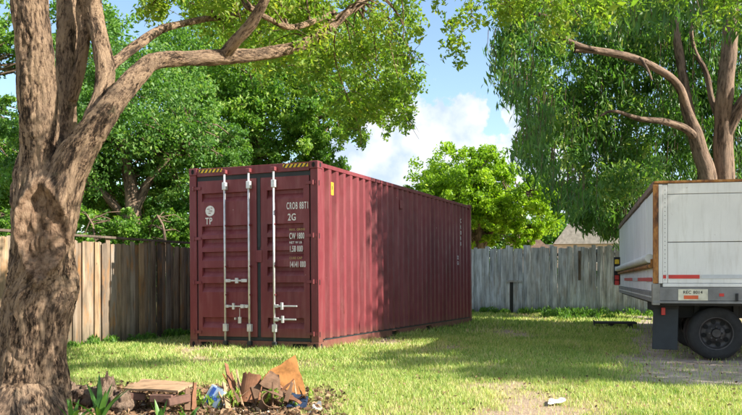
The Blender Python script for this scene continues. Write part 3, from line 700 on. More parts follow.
rtrunk = [
 [(P(712, 320, d), .30), (P(709, 230, d), .25), (P(707, 178, d), .235), (P(701, 155, d), .20), (P(695, 134, d), .185), (P(686, 108, d), .13), (P(679, 87, d-.3), .11), (P(664, 73, d-.6), .10), (P(633, 58, d-1), .095), (P(592, 50, d-1.5), .085), (P(574, 50, d-1.7), .07)],
 [(P(596, 50, d-1.5), .07), (P(575, 44, d-1.8), .065), (P(560, 34, d-2), .06), (P(549, 18, d-2.2), .05), (P(518, 9, d-2.5), .04), (P(489, -2, d-3), .03)],
 [(P(694, 132, d), .13), (P(686, 92, d+.4), .12), (P(677, 40, d+.6), .11), (P(670, -20, d+.8), .09), (P(664, -90, d+.8), .05)],
 [(P(696, 138, d), .13), (P(684, 128, d-.3), .10), (P(662, 121, d-.8), .08), (P(640, 119, d-1.2), .06), (P(614, 111, d-1.6), .035), (P(600, 116, d-1.8), .02)],
 [(P(640, 58, d-1.1), .04), (P(648, 70, d-1.3), .035), (P(652, 80, d-1.4), .02)],
 [(P(724, 320, d+.2), .36), (P(724, 230, d+.2), .29), (P(724, 178, d+.2), .26), (P(723, 130, d+.2), .235), (P(725, 90, d), .22), (P(730, 40, d), .20), (P(731, -10, d), .17), (P(728, -90, d), .1)],
 [(P(724, 140, d+.2), .18), (P(737, 112, d), .16), (P(756, 85, d-.3), .13), (P(790, 50, d-.6), .08)],
 [(P(722, 130, d+.2), .09), (P(712, 100, d+.4), .08), (P(706, 72, d+.5), .07), (P(694, 48, d+.6), .05), (P(690, 10, d+.6), .03)],
]
bg_tree('willowy_tree', 'broad dark tree with drooping narrow leaves and curving limbs behind the truck', (P(716, 279, d).x, d, 0), rtrunk,
  [(P(640, 120, d+3.5), (px(120, d), 1.2, px(110, d)), 2.6), (P(740, 120, d+4), (px(70, d), 1.2, px(120, d)), 1.8), (P(600, 210, d+2.5), (px(45, d), .7, px(30, d)), .7), (P(700, 20, d+2.5), (px(110, d), 1.5, px(60, d)), 1.0),
   (Vector((10.2, 13.8, 7.6)), (2.2, 1.9, 2.6), 2.4), (Vector((11.2, 17.2, 7.6)), (2.2, 2.2, 2.8), 2.4)],  # out-of-view blobs placed to throw shade on the container side
  LEAF_LANCE, .22, 100, aspect=.28, tint=.45, droop=-1.4, tw_max=1.1, clumps=60, cr=.4, seed=23, jit=.7, extra=hang)
# the broad tree just outside the picture on the right that shades the truck; one branch reaches in at the top
base = Vector((12.2, 9.4, 0))
def reach(T, Lf, rs):
    st = Vector((11, 9.3, 4.6)); lim = [(st, .07), (Vector((9.2, 9.2, 5.0)), .055), (P(770, -25, 9.2), .04), (P(735, -12, 9.1), .03), (P(690, -16, 9.0), .022), (P(630, -10, 8.9), .014)]
    sp = spline(lim, 5); T.add([q[0] for q in sp], [q[1] for q in sp], 7, .15, 3)
    for _ in range(30):
        x = rs.uniform(585, 775); y = rs.uniform(-25, 8+(18 if x > 690 else 0)); c = P(x, y, rs.uniform(8.4, 9.6)); b = min(sp[8:], key=lambda q: (q[0]-c).length)[0]
        T.add([b, (b+c)/2+Vector((0, 0, .04)), c], [.008, .005, .003], 4)
        Lf.clump(c, .17, 85, .07, .45, rs.uniform(.25, .62), (0, 0, -.6), .9)
bg_tree('spreading_tree', 'olive leaved tree whose branch tips hang into the top right corner', base,
  [[(base-Vector((0, 0, .2)), .3), (base+Vector((-.1, 0, 2)), .22), (Vector((11.8, 9.5, 4)), .16), (Vector((11, 9.3, 5.2)), .1), (Vector((10, 9.2, 6)), .05)], [(Vector((11.9, 9.5, 3.4)), .12), (Vector((13, 11, 5)), .08), (Vector((13.4, 12, 6)), .04)]],
  [(Vector((11.4, 7.9, 6.4)), (2.3, 2.0, 1.4), 2.2), (Vector((9.8, 9.6, 5.7)), (1.5, 1.5, .8), .8), (Vector((12.6, 10.8, 6.4)), (2, 1.6, 1.2), .9)],
  LEAF_NEAR, .14, 120, tint=.5, clumps=60, cr=.26, seed=31, extra=reach)

def treeline(label, x0, x1, d, top, n, mat, size):
    L = Leaves(); rs = random.Random(int(x0))
    for _ in range(n):
        x = rs.uniform(x0, x1); hmax = top+1.2*mnoise.noise(Vector((x*.05, d, 0))); c = Vector(((x-CX)/F*d, d+rs.uniform(-2, 2), hmax*rs.random()**.7)); L.clump(c, size*4, 60, size, .5, rs.uniform(.25, .65), (0, 0, -.2))
    o = L.build('treeline', mat); o['kind'] = 'stuff'; o['label'] = label; o['category'] = 'treeline'
treeline('far hazy line of green trees beyond the back fence and house', 380, 720, 75, 6.2, 900, LEAF_MID, .35)
treeline('far green trees filling the gaps above the left fence', -120, 330, 42, 5.5, 700, LEAF_DARK, .25)

# ------------------------------------------------------------------ house beyond the back fence
hd = 56
HW = simple('pale_render', (.50, .42, .36), .85, 0, .15, 3); HR = simple('tan_shingle', (.33, .22, .17), .9, 0, .3, 5); HR2 = simple('grey_shingle', (.42, .38, .33), .9, 0, .3, 5)
house = empty('house', (P(572, 279, hd).x, hd, 0), (0, 0, R(-12))); tag(house, 'pale house with tan and grey roofs half hidden behind the back fence', 'house')
bx = lambda n, *a: box(n, *a[:6], a[6], house, .02)
bx('wall', -4.2, 4.5, 0, 6, 0, 3.35, HW)
prism('roof', [(-1.2, 3.36), (4.9, 3.36), (3.4, 5.5), (.4, 5.5)], -.4, 6.3, HR2, house)
prism('roof', [(-4.7, 2.9), (-1.25, 2.9), (-2.4, 3.95), (-3.5, 3.95)], -1.4, 5, HR, house)
bx('wall', -4.4, -1.5, -1.1, -.05, 0, 2.88, HW)
for xx in (0.6, 2.6):
    f = bx('window', xx, xx+1.1, -.06, -.004, 2.1, 3.1, simple('window_white', (.7, .7, .7), .5)); box('pane', xx+.08, xx+1.02, -.075, -.062, 2.18, 3.02, simple('window_glass', (.04, .05, .06), .1), f)

# ------------------------------------------------------------------ truck
def dirty_white(name, base, dirtc, amt=.5):
    k = Mat(name); n = k.noise(1.6, 7, .65, (1, 1, .5)); c = k.ramp(n, [(.3, tuple(x*.82 for x in base)), (.65, base)])
    st = k.ramp(k.noise(4, 7, .7, (3, 3, .3)), [(.50, 0.), (.72, amt)]); c = k.mix(st, c, dirtc)
    c = k.mix(k.ramp(k.noise(11, 7, .7), [(.66, 0.), (.72, .7)]), c, (.20, .11, .06)); k.bump(k.noise(3, 3), .15, .02)
    return k.set(c, .45, 0, .4)
TW = dirty_white('weathered_white_panel', (.86, .85, .83), (.50, .47, .42)); TW2 = dirty_white('weathered_white_boarding', (.86, .87, .88), (.46, .44, .42))
RUST = Mat('rusty_orange_frame'); _n = RUST.noise(7, 8, .7, (1, 1, .5)); RUST.bump(RUST.noise(40, 5), .6, .01)
RUST = RUST.set(RUST.ramp(_n, [(.36, (.07, .03, .015)), (.47, (.24, .095, .03)), (.58, (.46, .21, .055)), (.72, (.42, .30, .20))]), .8)
TGREY = simple('grey_rail', (.22, .215, .21), .6, 0, .3, 5); TDARK = simple('dark_chassis', (.022, .021, .022), .7); RED = simple('red_reflective_tape', (.62, .035, .03), .35, 0, .15); SILV = simple('silver_tape', (.55, .57, .60), .35, 0, .1)
CREAM = simple('cream_plate', (.70, .66, .52), .5); RUBBER = simple('tyre_rubber', (.020, .020, .021), .8, 0, .4, 12, .4); RIMM = simple('dark_rim_steel', (.06, .055, .055), .5, .4, .4, 12); TUBEW = dirty_white('rolled_tarp_white', (.74, .74, .74), (.46, .42, .38), .3)
tvv = Vector((.232, .973, 0)).normalized(); trot = math.atan2(-tvv.x, tvv.y)
truck = empty('box_truck', (3.80, 11.5, 0), (0, 0, trot)); tag(truck, 'weathered white box truck with a rusty orange corner post and black wheel', 'truck')
TZ0, TZ1, TL, TWX = .78, 2.40, 9.6, 4.6
bxt = lambda n, x0, x1, y0, y1, z0, z1, m, b=0., par=None: box(n, x0, x1, y0, y1, z0, z1, m, par or truck, b)
bxt('box_core', .04, TWX, .03, TL, TZ0+.1, TZ1-.03, TGREY)
# near face: sheet panels with open seams, rivets
bxt('side_panel', .16, TWX, .002, .028, 1.585, 2.215, TW, .004)
bxt('side_panel', .16, TWX, .004, .028, 1.035, 1.575, TW, .004)
bxt('side_panel', .16, TWX, .001, .028, 2.222, 2.362, TW, .004)
bxt('edge_strip', .095, .155, -.003, .028, 1.035, 2.345, TW, .003)
bxt('top_rail', -.01, TWX, -.010, .05, 2.368, 2.40, RUST, .005)
bxt('rub_rail', .095, TWX, -.012, .028, .985, 1.03, TW, .004)
bxt('lower_rail', -.02, TWX, -.016, .03, .80, .98, TGREY, .006)
bxt('bottom_lip', -.03, TWX, -.03, .03, .765, .797, TGREY, .004)
bm = bmesh.new()
for i in range(22): cylb(bm, (.125, -.008, 1.08+i*.057), (.125, -.002, 1.08+i*.057), .006, 6)
for xx in (1.2, 2.1, 3.0, 3.9):
    for i in range(22): cylb(bm, (xx, -.006, 1.08+i*.057), (xx, .003, 1.08+i*.057), .005, 6)
r_ = bm_obj('rivet', bm, TGREY, truck); r_['kind'] = 'stuff'
for x0, x1, mm in ((.10, .14, RED), (.17, .56, RED), (.58, 1.13, SILV), (1.15, 1.54, RED), (1.56, 2.10, SILV), (2.12, 2.5, RED)): bxt('reflective_tape', x0, x1, -.0165, -.0125, 1.10, 1.145, mm) if 0 else bxt('reflective_tape', x0, x1, -.004, -.0005, 1.095, 1.145, mm)
pl = bxt('number_plate', .29, .66, -.022, -.017, .805, .955, CREAM, .0)
box('plate_band', .36, .54, -.026, -.0225, .825, .872, simple('orange_red_reflector', (.75, .12, .03), .4), pl); text_mesh('lettering', 'REC 8014', .055, (.35, -.0235, .895), BLACKP, pl, 1.0)
# rusty corner post of two pieces + steel shoe
bxt('corner_post', -.028, .038, -.022, .04, 1.03, 2.352, RUST, .006); bxt('corner_post', .042, .092, -.012, .03, 1.03, 2.35, TW, .004)
bxt('corner_shoe', -.04, .06, -.026, .10, .74, 1.026, simple('zinc_shoe', (.27, .26, .24), .5, .4), .008)
# receding face: vertical boards
rs = random.Random(2); yy = .25; bi = 0
while yy < TL-.3:
    w = .60; bxt('panel_board', rs.uniform(-.006, .004), .035, yy+.012, yy+w-.004, .92, 2.30, TW2, .004); yy += w
bxt('corner_recess', .012, .038, .05, .24, 1.0, 2.33, RUST)
bxt('top_rail', -.03, .05, .05, TL, 2.31, 2.40, RUST if 0 else simple('stained_rail', (.20, .13, .09), .7, 0, .5, 3), .006)
bxt('lower_rail', -.02, .05, .11, TL, .77, .915, TGREY, .006)
bm = bmesh.new()
for i in range(60): cylb(bm, (-.026, .2+i*.155, .84), (-.018, .2+i*.155, .84), .012, 6)
r_ = bm_obj('rivet', bm, TW, truck); r_['kind'] = 'stuff'
o = cyl('rolled_tarp', (-.060, .14, 1.37), (-.055, TL-.1, 1.33), .060, TUBEW, truck, 18); bxt('tarp_bracket', -.05, .0, .10, .13, 1.24, 1.36, RUST, .005)
cyl('tarp_rail', (-.045, .1, 1.265), (-.03, TL-.1, 1.23), .028, RUST, truck, 10)
for y0, y1, m_ in ((.45, 3.2, RED), (3.3, 4.6, SILV), (4.7, 7.4, RED)): bxt('reflective_tape', -.0105, -.0065, y0, y1, 1.055, 1.11, m_)
# lamp cluster at the far end
lc = bxt('lamp_cluster', -.14, .0, TL-.12, TL+.04, .95, 1.62, TDARK, .01)
for z, m_ in ((1.50, YELLOW), (1.33, SILV), (1.12, RED), (.99, RED)): box('lamp', -.12, -.02, TL-.15, TL-.125, z-.05, z+.06, m_, lc, .008)
bxt('side_marker', .80, .86, -.022, -.017, .86, .90, RED, .002); bxt('tie_hook', 1.0, 1.03, -.05, -.017, .80, .90, TDARK, .003)
bxt('spring_hanger', .55, .62, .45, .52, .42, .74, TDARK, .004); bxt('spring_hanger', 1.05, 1.12, .45, .52, .42, .74, TDARK, .004); bxt('leaf_spring', .50, 1.15, .455, .515, .46, .50, TDARK, .004)
bxt('air_tank', 1.35, 2.1, .5, .75, .42, .66, TDARK, .05); cyl('brake_hose', (1.2, .4, .70), (1.45, .42, .52), .012, TDARK, truck, 6)
# chassis, mudflap, wheels
bxt('chassis_rail', .3, TWX, .55, .70, .55, .74, TDARK, .01); bxt('chassis_rail', .3, TWX, 1.55, 1.70, .55, .74, TDARK, .01)
bxt('cross_member', .10, .22, .30, 2.6, .60, .74, TDARK, .01); bxt('under_floor', .05, TWX, .05, TL, .735, .76, TDARK)
bxt('cross_member', 2.0, 2.1, .30, 2.6, .50, .70, TDARK, .01)
fl = bxt('mud_flap', -.02, .31, .28, .295, .13, .74, simple('mud_flap_rubber', (.022, .028, .034), .6), .004)
fl.rotation_euler = (0, R(1.5), 0)
bxt('flap_hanger', -.02, .33, .265, .30, .68, .735, TDARK)
bxt('side_lamp', .10, .15, .22, .27, .60, .70, RED, .004)
def wheel(cx, cy, R0=.362, w=.24):
    T = []; seg = 56
    prof = [(R0*.60, 0), (R0*.64, -.012), (R0*.80, -.022), (R0*.93, -.008), (R0*.985, .02), (R0, .05), (R0, w-.05), (R0*.985, w-.02), (R0*.9, w), (R0*.6, w)]
    v = []; f = []
    for j in range(seg):
        a = 2*math.pi*j/seg
        for i, (r, y) in enumerate(prof):
            rr = r*(1-.012*(j % 2)) if r > R0*.97 else r
            v.append((cx+rr*math.cos(a), cy+y, R0-.005+rr*math.sin(a)))
        k2 = len(prof)
        for i in range(k2-1): f.append((j*k2+i, j*k2+i+1, ((j+1) % seg)*k2+i+1, ((j+1) % seg)*k2+i))
    wh = mesh_py('tyre', v, f, RUBBER, None, True)
    root = bpy.data.objects.new('wheel', None); link(root, truck); wh.parent = root
    prof = [(R0*.61, -.004), (R0*.575, -.006), (R0*.56, .03), (R0*.50, .06), (R0*.33, .05), (R0*.30, .01), (R0*.0, .008)]
    v = []; f = []; seg = 40
    for j in range(seg):
        a = 2*math.pi*j/seg
        for r, y in prof: v.append((cx+r*math.cos(a), cy+y, R0-.005+r*math.sin(a)))
        k2 = len(prof)
        for i in range(k2-1): f.append((j*k2+i, j*k2+i+1, ((j+1) % seg)*k2+i+1, ((j+1) % seg)*k2+i))
    rm = mesh_py('rim', v, f, RIMM, root, True)
    bm = bmesh.new()
    for q in range(8):
        a = 2*math.pi*q/8+.2; cylb(bm, (cx+R0*.425*math.cos(a), cy+.045, R0+R0*.425*math.sin(a)), (cx+R0*.425*math.cos(a), cy+.052, R0+R0*.425*math.sin(a)), .032, 12)
    h = bm_obj('vent_hole', bm, BLACKIN, root); h['kind'] = 'stuff'
    cyl('hub', (cx, cy-.02, R0), (cx, cy+.02, R0), .055, RIMM, root, 20, .07)
    for q in range(8):
        a = 2*math.pi*q/8; x_ = cx+R0*.24*math.cos(a); z_ = R0+R0*.24*math.sin(a)
        cyl('wheel_nut', (x_, cy+.012, z_), (x_, cy-.012, z_), .013, RIMM, root, 6)
wheel(.80, .22); wheel(.80, .55); wheel(.80, 2.3)
cyl('axle', (.80, .4, .36), (.80, 2.4, .36), .06, TDARK, truck)
# dark trailer tongue lying by the back of the truck
rp = empty('loading_ramp', (5.0, 19.2, 0), (0, 0, R(-13))); tag(rp, 'low dark metal ramp lying on the ground by the far end of the truck', 'ramp')
box('deck', 0, .9, 0, .5, .09, .13, TDARK, rp, .005); box('frame', -.03, .0, 0, .5, .0, .15, TDARK, rp); box('leg', .3, .42, .1, .3, 0, .09, TDARK, rp); box('leg', .7, .82, .1, .3, 0, .09, TDARK, rp)

# ------------------------------------------------------------------ debris by the big tree
def sheet(name, pts, t, mat, sub=1, wav=.0, seed=0):
    """a sheet with thickness through four world corners, wavy"""
    a, b, c, d_ = [Vector(p) for p in pts]; n = 9; nrm = (b-a).cross(d_-a).normalized(); v = []; f = []
    for s in (0, 1):
        for j in range(n):
            for i in range(n):
                u, w = i/(n-1), j/(n-1); p = (a*(1-u)+b*u)*(1-w)+(d_*(1-u)+c*u)*w
                p = p+nrm*(wav*mnoise.noise(Vector((u*2.5+seed, w*2.5, seed)))+(t if s else 0))
                e = .03*(mnoise.noise(Vector((u*7+seed*3, w*7, 1))) if (i in (0, n-1) or j in (0, n-1)) else 0); p = p+(b-a)*e; v.append(p)
    for j in range(n-1):
        for i in range(n-1):
            q = j*n+i; f.append((q, q+n, q+n+1, q+1)); o = n*n; f.append((q+o, q+1+o, q+n+1+o, q+n+o))
    ring = [i for i in range(n)]+[j*n+n-1 for j in range(1, n)]+[(n-1)*n+i for i in range(n-2, -1, -1)]+[j*n for j in range(n-2, 0, -1)]
    for i in range(len(ring)): p, q = ring[i], ring[(i+1) % len(ring)]; f.append((p, q, q+n*n, p+n*n))
    c0 = sum(v, Vector())/len(v); c0.z = min(x.z for x in v)
    o = mesh_py(name, [x-c0 for x in v], f, mat); o.location = c0; return o
def cardboard(name, c): 
    k = Mat(name); g_ = k.noise(40, 4, .6, (1, 1, .1)); c1 = k.ramp(k.noise(6, 6, .65), [(.32, tuple(x*.5 for x in c)), (.5, c), (.7, tuple(min(1, x*1.2) for x in c))])
    k.bump(g_, .3, .003); return k.set(c1, .85, 0, .15)
CB1 = cardboard('orange_cardboard', (.25, .112, .036)); CB2 = cardboard('brown_cardboard', (.16, .095, .06)); CB3 = cardboard('pale_plywood', (.36, .235, .14)); CB4 = cardboard('reddish_wood', (.21, .10, .055))
NAVY = simple('navy_plastic', (.02, .035, .075), .4); BLUEP = simple('blue_plastic', (.04, .12, .45), .4); PALEB = simple('pale_blue_plastic', (.48, .58, .68), .5); WHT = simple('white_scrap_paint', (.75, .72, .68), .6, 0, .2); BRICKM = simple('brick_red', (.13, .065, .045), .85, 0, .3, 20); CHUNK = bark_mat('rotten_wood', (.34, .24, .17), (.20, .13, .09), (.05, .035, .025), 30)
o = sheet('cardboard_flap', [P(260, 381, 7.25), P(306, 397, 7.5), P(295, 355, 7.62), P(269, 371, 7.32)], .006, CB1, wav=.025, seed=2); tag(o, 'large orange brown cardboard flap rising to a point on the debris pile', 'cardboard')
o = sheet('cardboard_flap', [P(259, 384, 7.1), P(281, 396, 7.15), P(279, 375, 7.2), P(270, 371, 7.22)], .006, CB2, wav=.02, seed=5); tag(o, 'small torn brown cardboard flap in front of the pointed orange flap', 'cardboard')
# tilted carton
bxm = Matrix.Translation(P(261, 393, 7.2)) @ Matrix.Rotation(R(24), 4, 'Z') @ Matrix.Rotation(R(-14), 4, 'Y') @ Matrix.Rotation(R(-12), 4, 'X')
ct = empty('carton', P(261, 404, 7.2)); tag(ct, 'squat open brown carton tilted in the middle of the debris pile', 'box')
cm = Matrix.Translation(Vector((0, 0, .095))) @ Matrix.Rotation(R(24), 4, 'Z') @ Matrix.Rotation(R(-14), 4, 'Y') @ Matrix.Rotation(R(-12), 4, 'X')
bm = bmesh.new()
for q in ((-.085, .085, -.07, -.064, -.07, .07), (-.085, .085, .064, .07, -.07, .07), (-.085, -.079, -.064, .064, -.07, .07), (.079, .085, -.064, .064, -.07, .07), (-.079, .079, -.064, .064, -.07, -.064)): boxb(bm, *q, cm)
bm_obj('carton_body', bm, CB2, ct)
bm = bmesh.new(); boxb(bm, .082, .16, -.07, .07, .066, .072, cm @ Matrix.Rotation(R(18), 4, 'Y')); bm_obj('flap', bm, CB1, ct)
bm = bmesh.new(); boxb(bm, -.16, -.08, -.068, .068, .085, .091, cm @ Matrix.Rotation(R(-22), 4, 'Y')); bm_obj('flap', bm, CB2, ct)
def plank(a, b, w, t, mat, label, roll=0., name='broken_plank', cat='plank', taper=.6):
    a = Vector(a); b = Vector(b); L = (b-a).length; q = (b-a).to_track_quat('Z', 'Y').to_matrix().to_4x4() @ Matrix.Rotation(roll, 4, 'Z')
    bm = bmesh.new(); rs_ = random.Random(sum(map(ord, label))); n = 5
    rings = []
    for i in range(n+1):
        u = i/n; ww = w*(1 if u < .8 else taper)*rs_.uniform(.9, 1.05)/2; ox = rs_.uniform(-.1, .1)*w
        rings.append([bm.verts.new((x_+ox, y_, u*L+(rs_.uniform(-.02, .03) if i == n else 0))) for x_, y_ in ((-ww, -t/2), (ww, -t/2), (ww, t/2), (-ww, t/2))])
    bm.faces.new(rings[0]); bm.faces.new(rings[-1][::-1])
    for i in range(n):
        for k_ in range(4): bm.faces.new((rings[i][k_], rings[i+1][k_], rings[i+1][(k_+1) % 4], rings[i][(k_+1) % 4]))
    bmesh.ops.transform(bm, matrix=q, verts=bm.verts); o = bm_obj(name, bm, mat); o.location = a; tag(o, label, cat); return o
random_seed = 0
plank(P(236, 404, 7.1), P(226, 365, 7.3), .055, .012, CB4, 'tall splintered reddish plank standing at the left end of the pile', .3)
plank(P(240, 403, 7.15), P(223, 374, 7.35), .07, .012, CB1, 'orange plank leaning left beside the tall splintered one', .9)
plank(P(243, 406, 7.05), P(237, 372, 7.3), .06, .010, CB3, 'pale narrow board leaning just right of the tall splintered plank', 1.1)
plank(P(228, 409, 6.95), P(224, 384, 7.15), .05, .012, CB3, 'short pale upright offcut at the left foot of the pile', .4)
plank(P(286, 402, 7.0), P(292, 384, 7.1), .035, .02, CB2, 'short brown stick propped against the pointed orange flap', .2, 'stick', 'stick')
plank(P(276, 393, 7.15), P(300, 402, 7.0), .05, .015, CB4, 'reddish lath lying across the right side of the pile', .5)
plank(P(268, 384, 7.3), P(290, 396, 7.1), .05, .02, CB2, 'dark brown lath crossing under the pointed flap', .2)
plank(P(187, 411, 6.8), P(188, 389, 6.9), .045, .045, CB2, 'brown square post stub standing beside the plywood sheet', .2, 'post_stub', 'post', .9)
plank(P(193, 410, 6.9), P(195, 384, 7.0), .04, .02, CB4, 'thin split stake behind the square post stub', .7, 'stake', 'stake')
for i in range(16):
    x, y = rs.uniform(220, 308), rs.uniform(388, 408); c_ = P(x, y, 7.15+rs.uniform(-.12, .12)); c_.z = max(c_.z, .03); a_ = rs.uniform(0, 6.28); ux_ = Vector((math.cos(a_), math.sin(a_), rs.uniform(-.5, .5)))*rs.uniform(.04, .08); uy_ = Vector((-math.sin(a_), math.cos(a_), rs.uniform(-.1, .9)))*rs.uniform(.03, .06)
    o = sheet('cardboard_scrap', [c_-ux_-uy_, c_+ux_-uy_, c_+ux_+uy_, c_-ux_+uy_*.6], .005, (CB1, CB2, CB4, CB2)[i % 4], wav=.03, seed=20+i); tag(o, 'small torn %s cardboard scrap lying loose within the debris pile' % ('orange', 'dark brown', 'reddish', 'dark brown')[i % 4], 'cardboard', 'torn cardboard scraps in the debris pile')
for i in range(16):
    x, y = rs.uniform(222, 306), rs.uniform(392, 409); p0 = P(x, y, 7.12+rs.uniform(-.15, .15)); p0.z = max(p0.z, .02); dv = Vector((rs.uniform(-1, 1), rs.uniform(-.6, .6), rs.uniform(.05, 1.0))).normalized()*rs.uniform(.10, .22)
    o = plank(p0, p0+dv, rs.uniform(.012, .03), rs.uniform(.006, .014), (CB2, CB4, CB3, CB2)[i % 4], 'thin splintered stick jutting from the debris pile', rs.uniform(0, 3), 'splinter', 'stick', .4); o['group'] = 'splintered sticks in the debris pile'
# curled cardboard
def curl(name, c, r, h, a0, a1, mat, rot, label):
    v = []; f = []; n = 14
    for i in range(n):
        a = a0+(a1-a0)*i/(n-1)
        for rr in (r, r+.006):
            for z in (0, h*(1+.12*mnoise.noise(Vector((i*.9, 0, 3))))): v.append((rr*math.cos(a)*(1+.3*i/n), rr*math.sin(a), z))
        if i:
            p, q = (i-1)*4, i*4
            f += [(p, q, q+1, p+1), (p+2, p+3, q+3, q+2), (p+1, q+1, q+3, p+3), (p, p+2, q+2, q)]
    f += [(0, 1, 3, 2), ((n-1)*4, (n-1)*4+2, (n-1)*4+3, (n-1)*4+1)]
    o = mesh_py(name, v, f, mat); o.location = c; o.rotation_euler = rot; tag(o, label, 'cardboard'); return o
curl('curled_cardboard', P(247, 403, 7.15)-Vector((0, 0, .0)), .065, .24, R(150), R(330), CB4, (R(-10), R(14), R(30)), 'curled piece of reddish cardboard standing left of the tilted carton')
curl('curled_cardboard', P(268, 407, 7.0), .07, .12, R(120), R(330), CB2, (R(50), R(20), R(10)), 'low curled brown cardboard lying in front of the tilted carton')
o = sheet('plastic_sheet', [P(286, 408, 7.0), P(306, 409, 7.0), P(309, 396, 7.15), P(292, 394, 7.2)], .006, NAVY, wav=.02, seed=4); tag(o, 'dark navy plastic sheet at the right foot of the pile', 'plastic sheet')
o = sheet('paper_scrap', [P(312, 410, 7.), P(322, 411, 7.), P(321, 404, 7.05), P(313, 405, 7.1)], .01, WHT, wav=.03, seed=6); tag(o, 'crumpled white scrap on the grass right of the debris pile', 'scrap')
o = sheet('paper_scrap', [P(548, 404, 7.3), P(566, 402, 7.4), P(564, 399.5, 7.6), P(549, 400.5, 7.6)], .012, WHT, wav=.02, seed=7); tag(o, 'long white scrap lying alone on the open lawn', 'scrap')
# flat sheet of plywood on a low heap
o = sheet('plywood_sheet', [P(124, 390, 6.95), P(178, 392.5, 6.75), P(197, 384.5, 7.3), P(143, 381, 7.5)], .016, CB3, wav=.012, seed=8); tag(o, 'flat tan plywood sheet lying over bricks beside the pile', 'plywood')
def brick(px_, py_, d_, rz, label):
    o = box('brick', -.095, .095, -.045, .045, 0, .06, BRICKM, None, .006); o.location = P(px_, py_, d_); o.location.z = max(o.location.z, .0); o.rotation_euler = (R(rng.uniform(-8, 8)), R(rng.uniform(-8, 8)), rz); tag(o, label, 'brick')
brick(133, 400, 6.95, .3, 'red brick under the left corner of the plywood sheet'); brick(163, 402, 6.8, -.2, 'red brick under the front edge of the plywood sheet'); brick(178, 404, 6.78, .7, 'red brick beside the foot of the square post stub')
# blue and pale plastic tub
tb = empty('plastic_tub', P(214, 402, 7.1)); tag(tb, 'pale blue plastic tub with a bright blue strip half buried in the pile', 'tub')
tm = Matrix.Rotation(R(-28), 4, 'Z') @ Matrix.Rotation(R(24), 4, 'Y') @ Matrix.Rotation(R(-18), 4, 'X') @ Matrix.Translation((0, 0, -.03)); bm = bmesh.new()
for q in ((-.07, .07, -.05, -.044, 0, .15), (-.07, .07, .044, .05, 0, .15), (-.07, -.064, -.044, .044, 0, .15), (.064, .07, -.044, .044, 0, .15), (-.064, .064, -.044, .044, 0, .01)): boxb(bm, *q, tm)
bm_obj('tub_body', bm, PALEB, tb); bm = bmesh.new(); boxb(bm, -.045, -.01, -.056, -.051, .0, .14, tm); boxb(bm, -.01, .045, -.056, -.051, .05, .075, tm); bm_obj('strip', bm, BLUEP, tb)
# rotten wood chunks
def chunk(c, sx, sz, label, seed):
    bm = bmesh.new(); bmesh.ops.create_icosphere(bm, subdivisions=4, radius=1)
    for v in bm.verts:
        p = v.co.copy(); r = 1+.35*mnoise.noise(p*1.7+Vector((seed, 0, 0)))+.16*mnoise.noise(p*5+Vector((0, seed, 0)))
        if p.z > .2: r += .35*max(0, mnoise.noise(Vector((p.x*4, p.y*4, seed))))*p.z*2
        v.co = Vector((p.x*sx*r, p.y*sx*.8*r, (p.z*r+.5)*sz))
    me = bpy.data.meshes.new('wood_chunk'); bm.to_mesh(me); vv = [tuple(x.co*1.0) for x in bm.verts]; bm.free(); at_ = me.attributes.new('bark', 'FLOAT_VECTOR', 'POINT'); at_.data.foreach_set('vector', np.array([(a*1.2, b*1.2, c_*.4) for a, b, c_ in vv], np.float32).ravel())
    me.materials.append(CHUNK); me.polygons.foreach_set('use_smooth', [True]*len(me.polygons)); o = link(bpy.data.objects.new('wood_chunk', me)); o.location = c; tag(o, label, 'wood chunk')
chunk(P(106, 405, 7.0), .09, .14, 'spiky rotten wood chunk at the foot of the gnarled tree', 3); chunk(P(87, 404, 7.1), .12, .09, 'low dark wood chunk touching the gnarled trunk', 7); chunk(P(122, 409, 6.9), .10, .09, 'rounded wood chunk left of the plywood sheet', 12); chunk(P(70, 400, 7.3), .10, .09, 'small wood chunk partly behind the gnarled trunk', 17)
# strap-leaved plants
def strap_plant(base, n, L, seed, label, lean=(0, 0)):
    root = empty('strap_leaf_plant', base); tag(root, label, 'plant', 'strap leaved plants in the front bed'); rs = random.Random(seed)
    for i in range(n):
        a = 2*math.pi*(i+rs.random()*.6)/n; out_ = rs.uniform(.25, .9)*(1 if i % 3 else .4); l = L*rs.uniform(.7, 1.1); w = rs.uniform(.013, .021); v = []; f = []; m = 9; tint = []
        dr_ = Vector((math.cos(a)+lean[0], math.sin(a)+lean[1], 0)); sd = Vector((-math.sin(a), math.cos(a), 0))
        for k_ in range(m):
            u = k_/(m-1); p = dr_*(out_*l*u**1.4)+Vector((0, 0, l*(u-.45*out_*u*u))); ww = w*(1-u**2.5)*(.6+.7*min(1, u*3))
            v += [p-sd*ww, p+Vector((0, 0, -ww*.35)), p+sd*ww]
            if k_: b = (k_-1)*3; f += [(b, b+1, b+4, b+3), (b+1, b+2, b+5, b+4)]
        o = mesh_np('leaf', [tuple(x) for x in v], f, STRAP, root, tint=[rs.uniform(.2, .9)]*len(v), smooth=True)
strap_plant(P(100, 440, 6.3).xy.to_3d(), 11, .40, 1, 'upright green strap leaved clump in front of the spiky wood chunk')
strap_plant(P(72, 450, 6.15).xy.to_3d(), 9, .30, 2, 'arching strap leaved clump at the foot of the gnarled trunk', (.3, 0))
strap_plant(P(160, 445, 6.2).xy.to_3d(), 8, .24, 3, 'small strap leaved clump in front of the plywood sheet')
strap_plant(P(188, 445, 6.25).xy.to_3d(), 6, .22, 4, 'sparse strap leaved clump in front of the post stub')

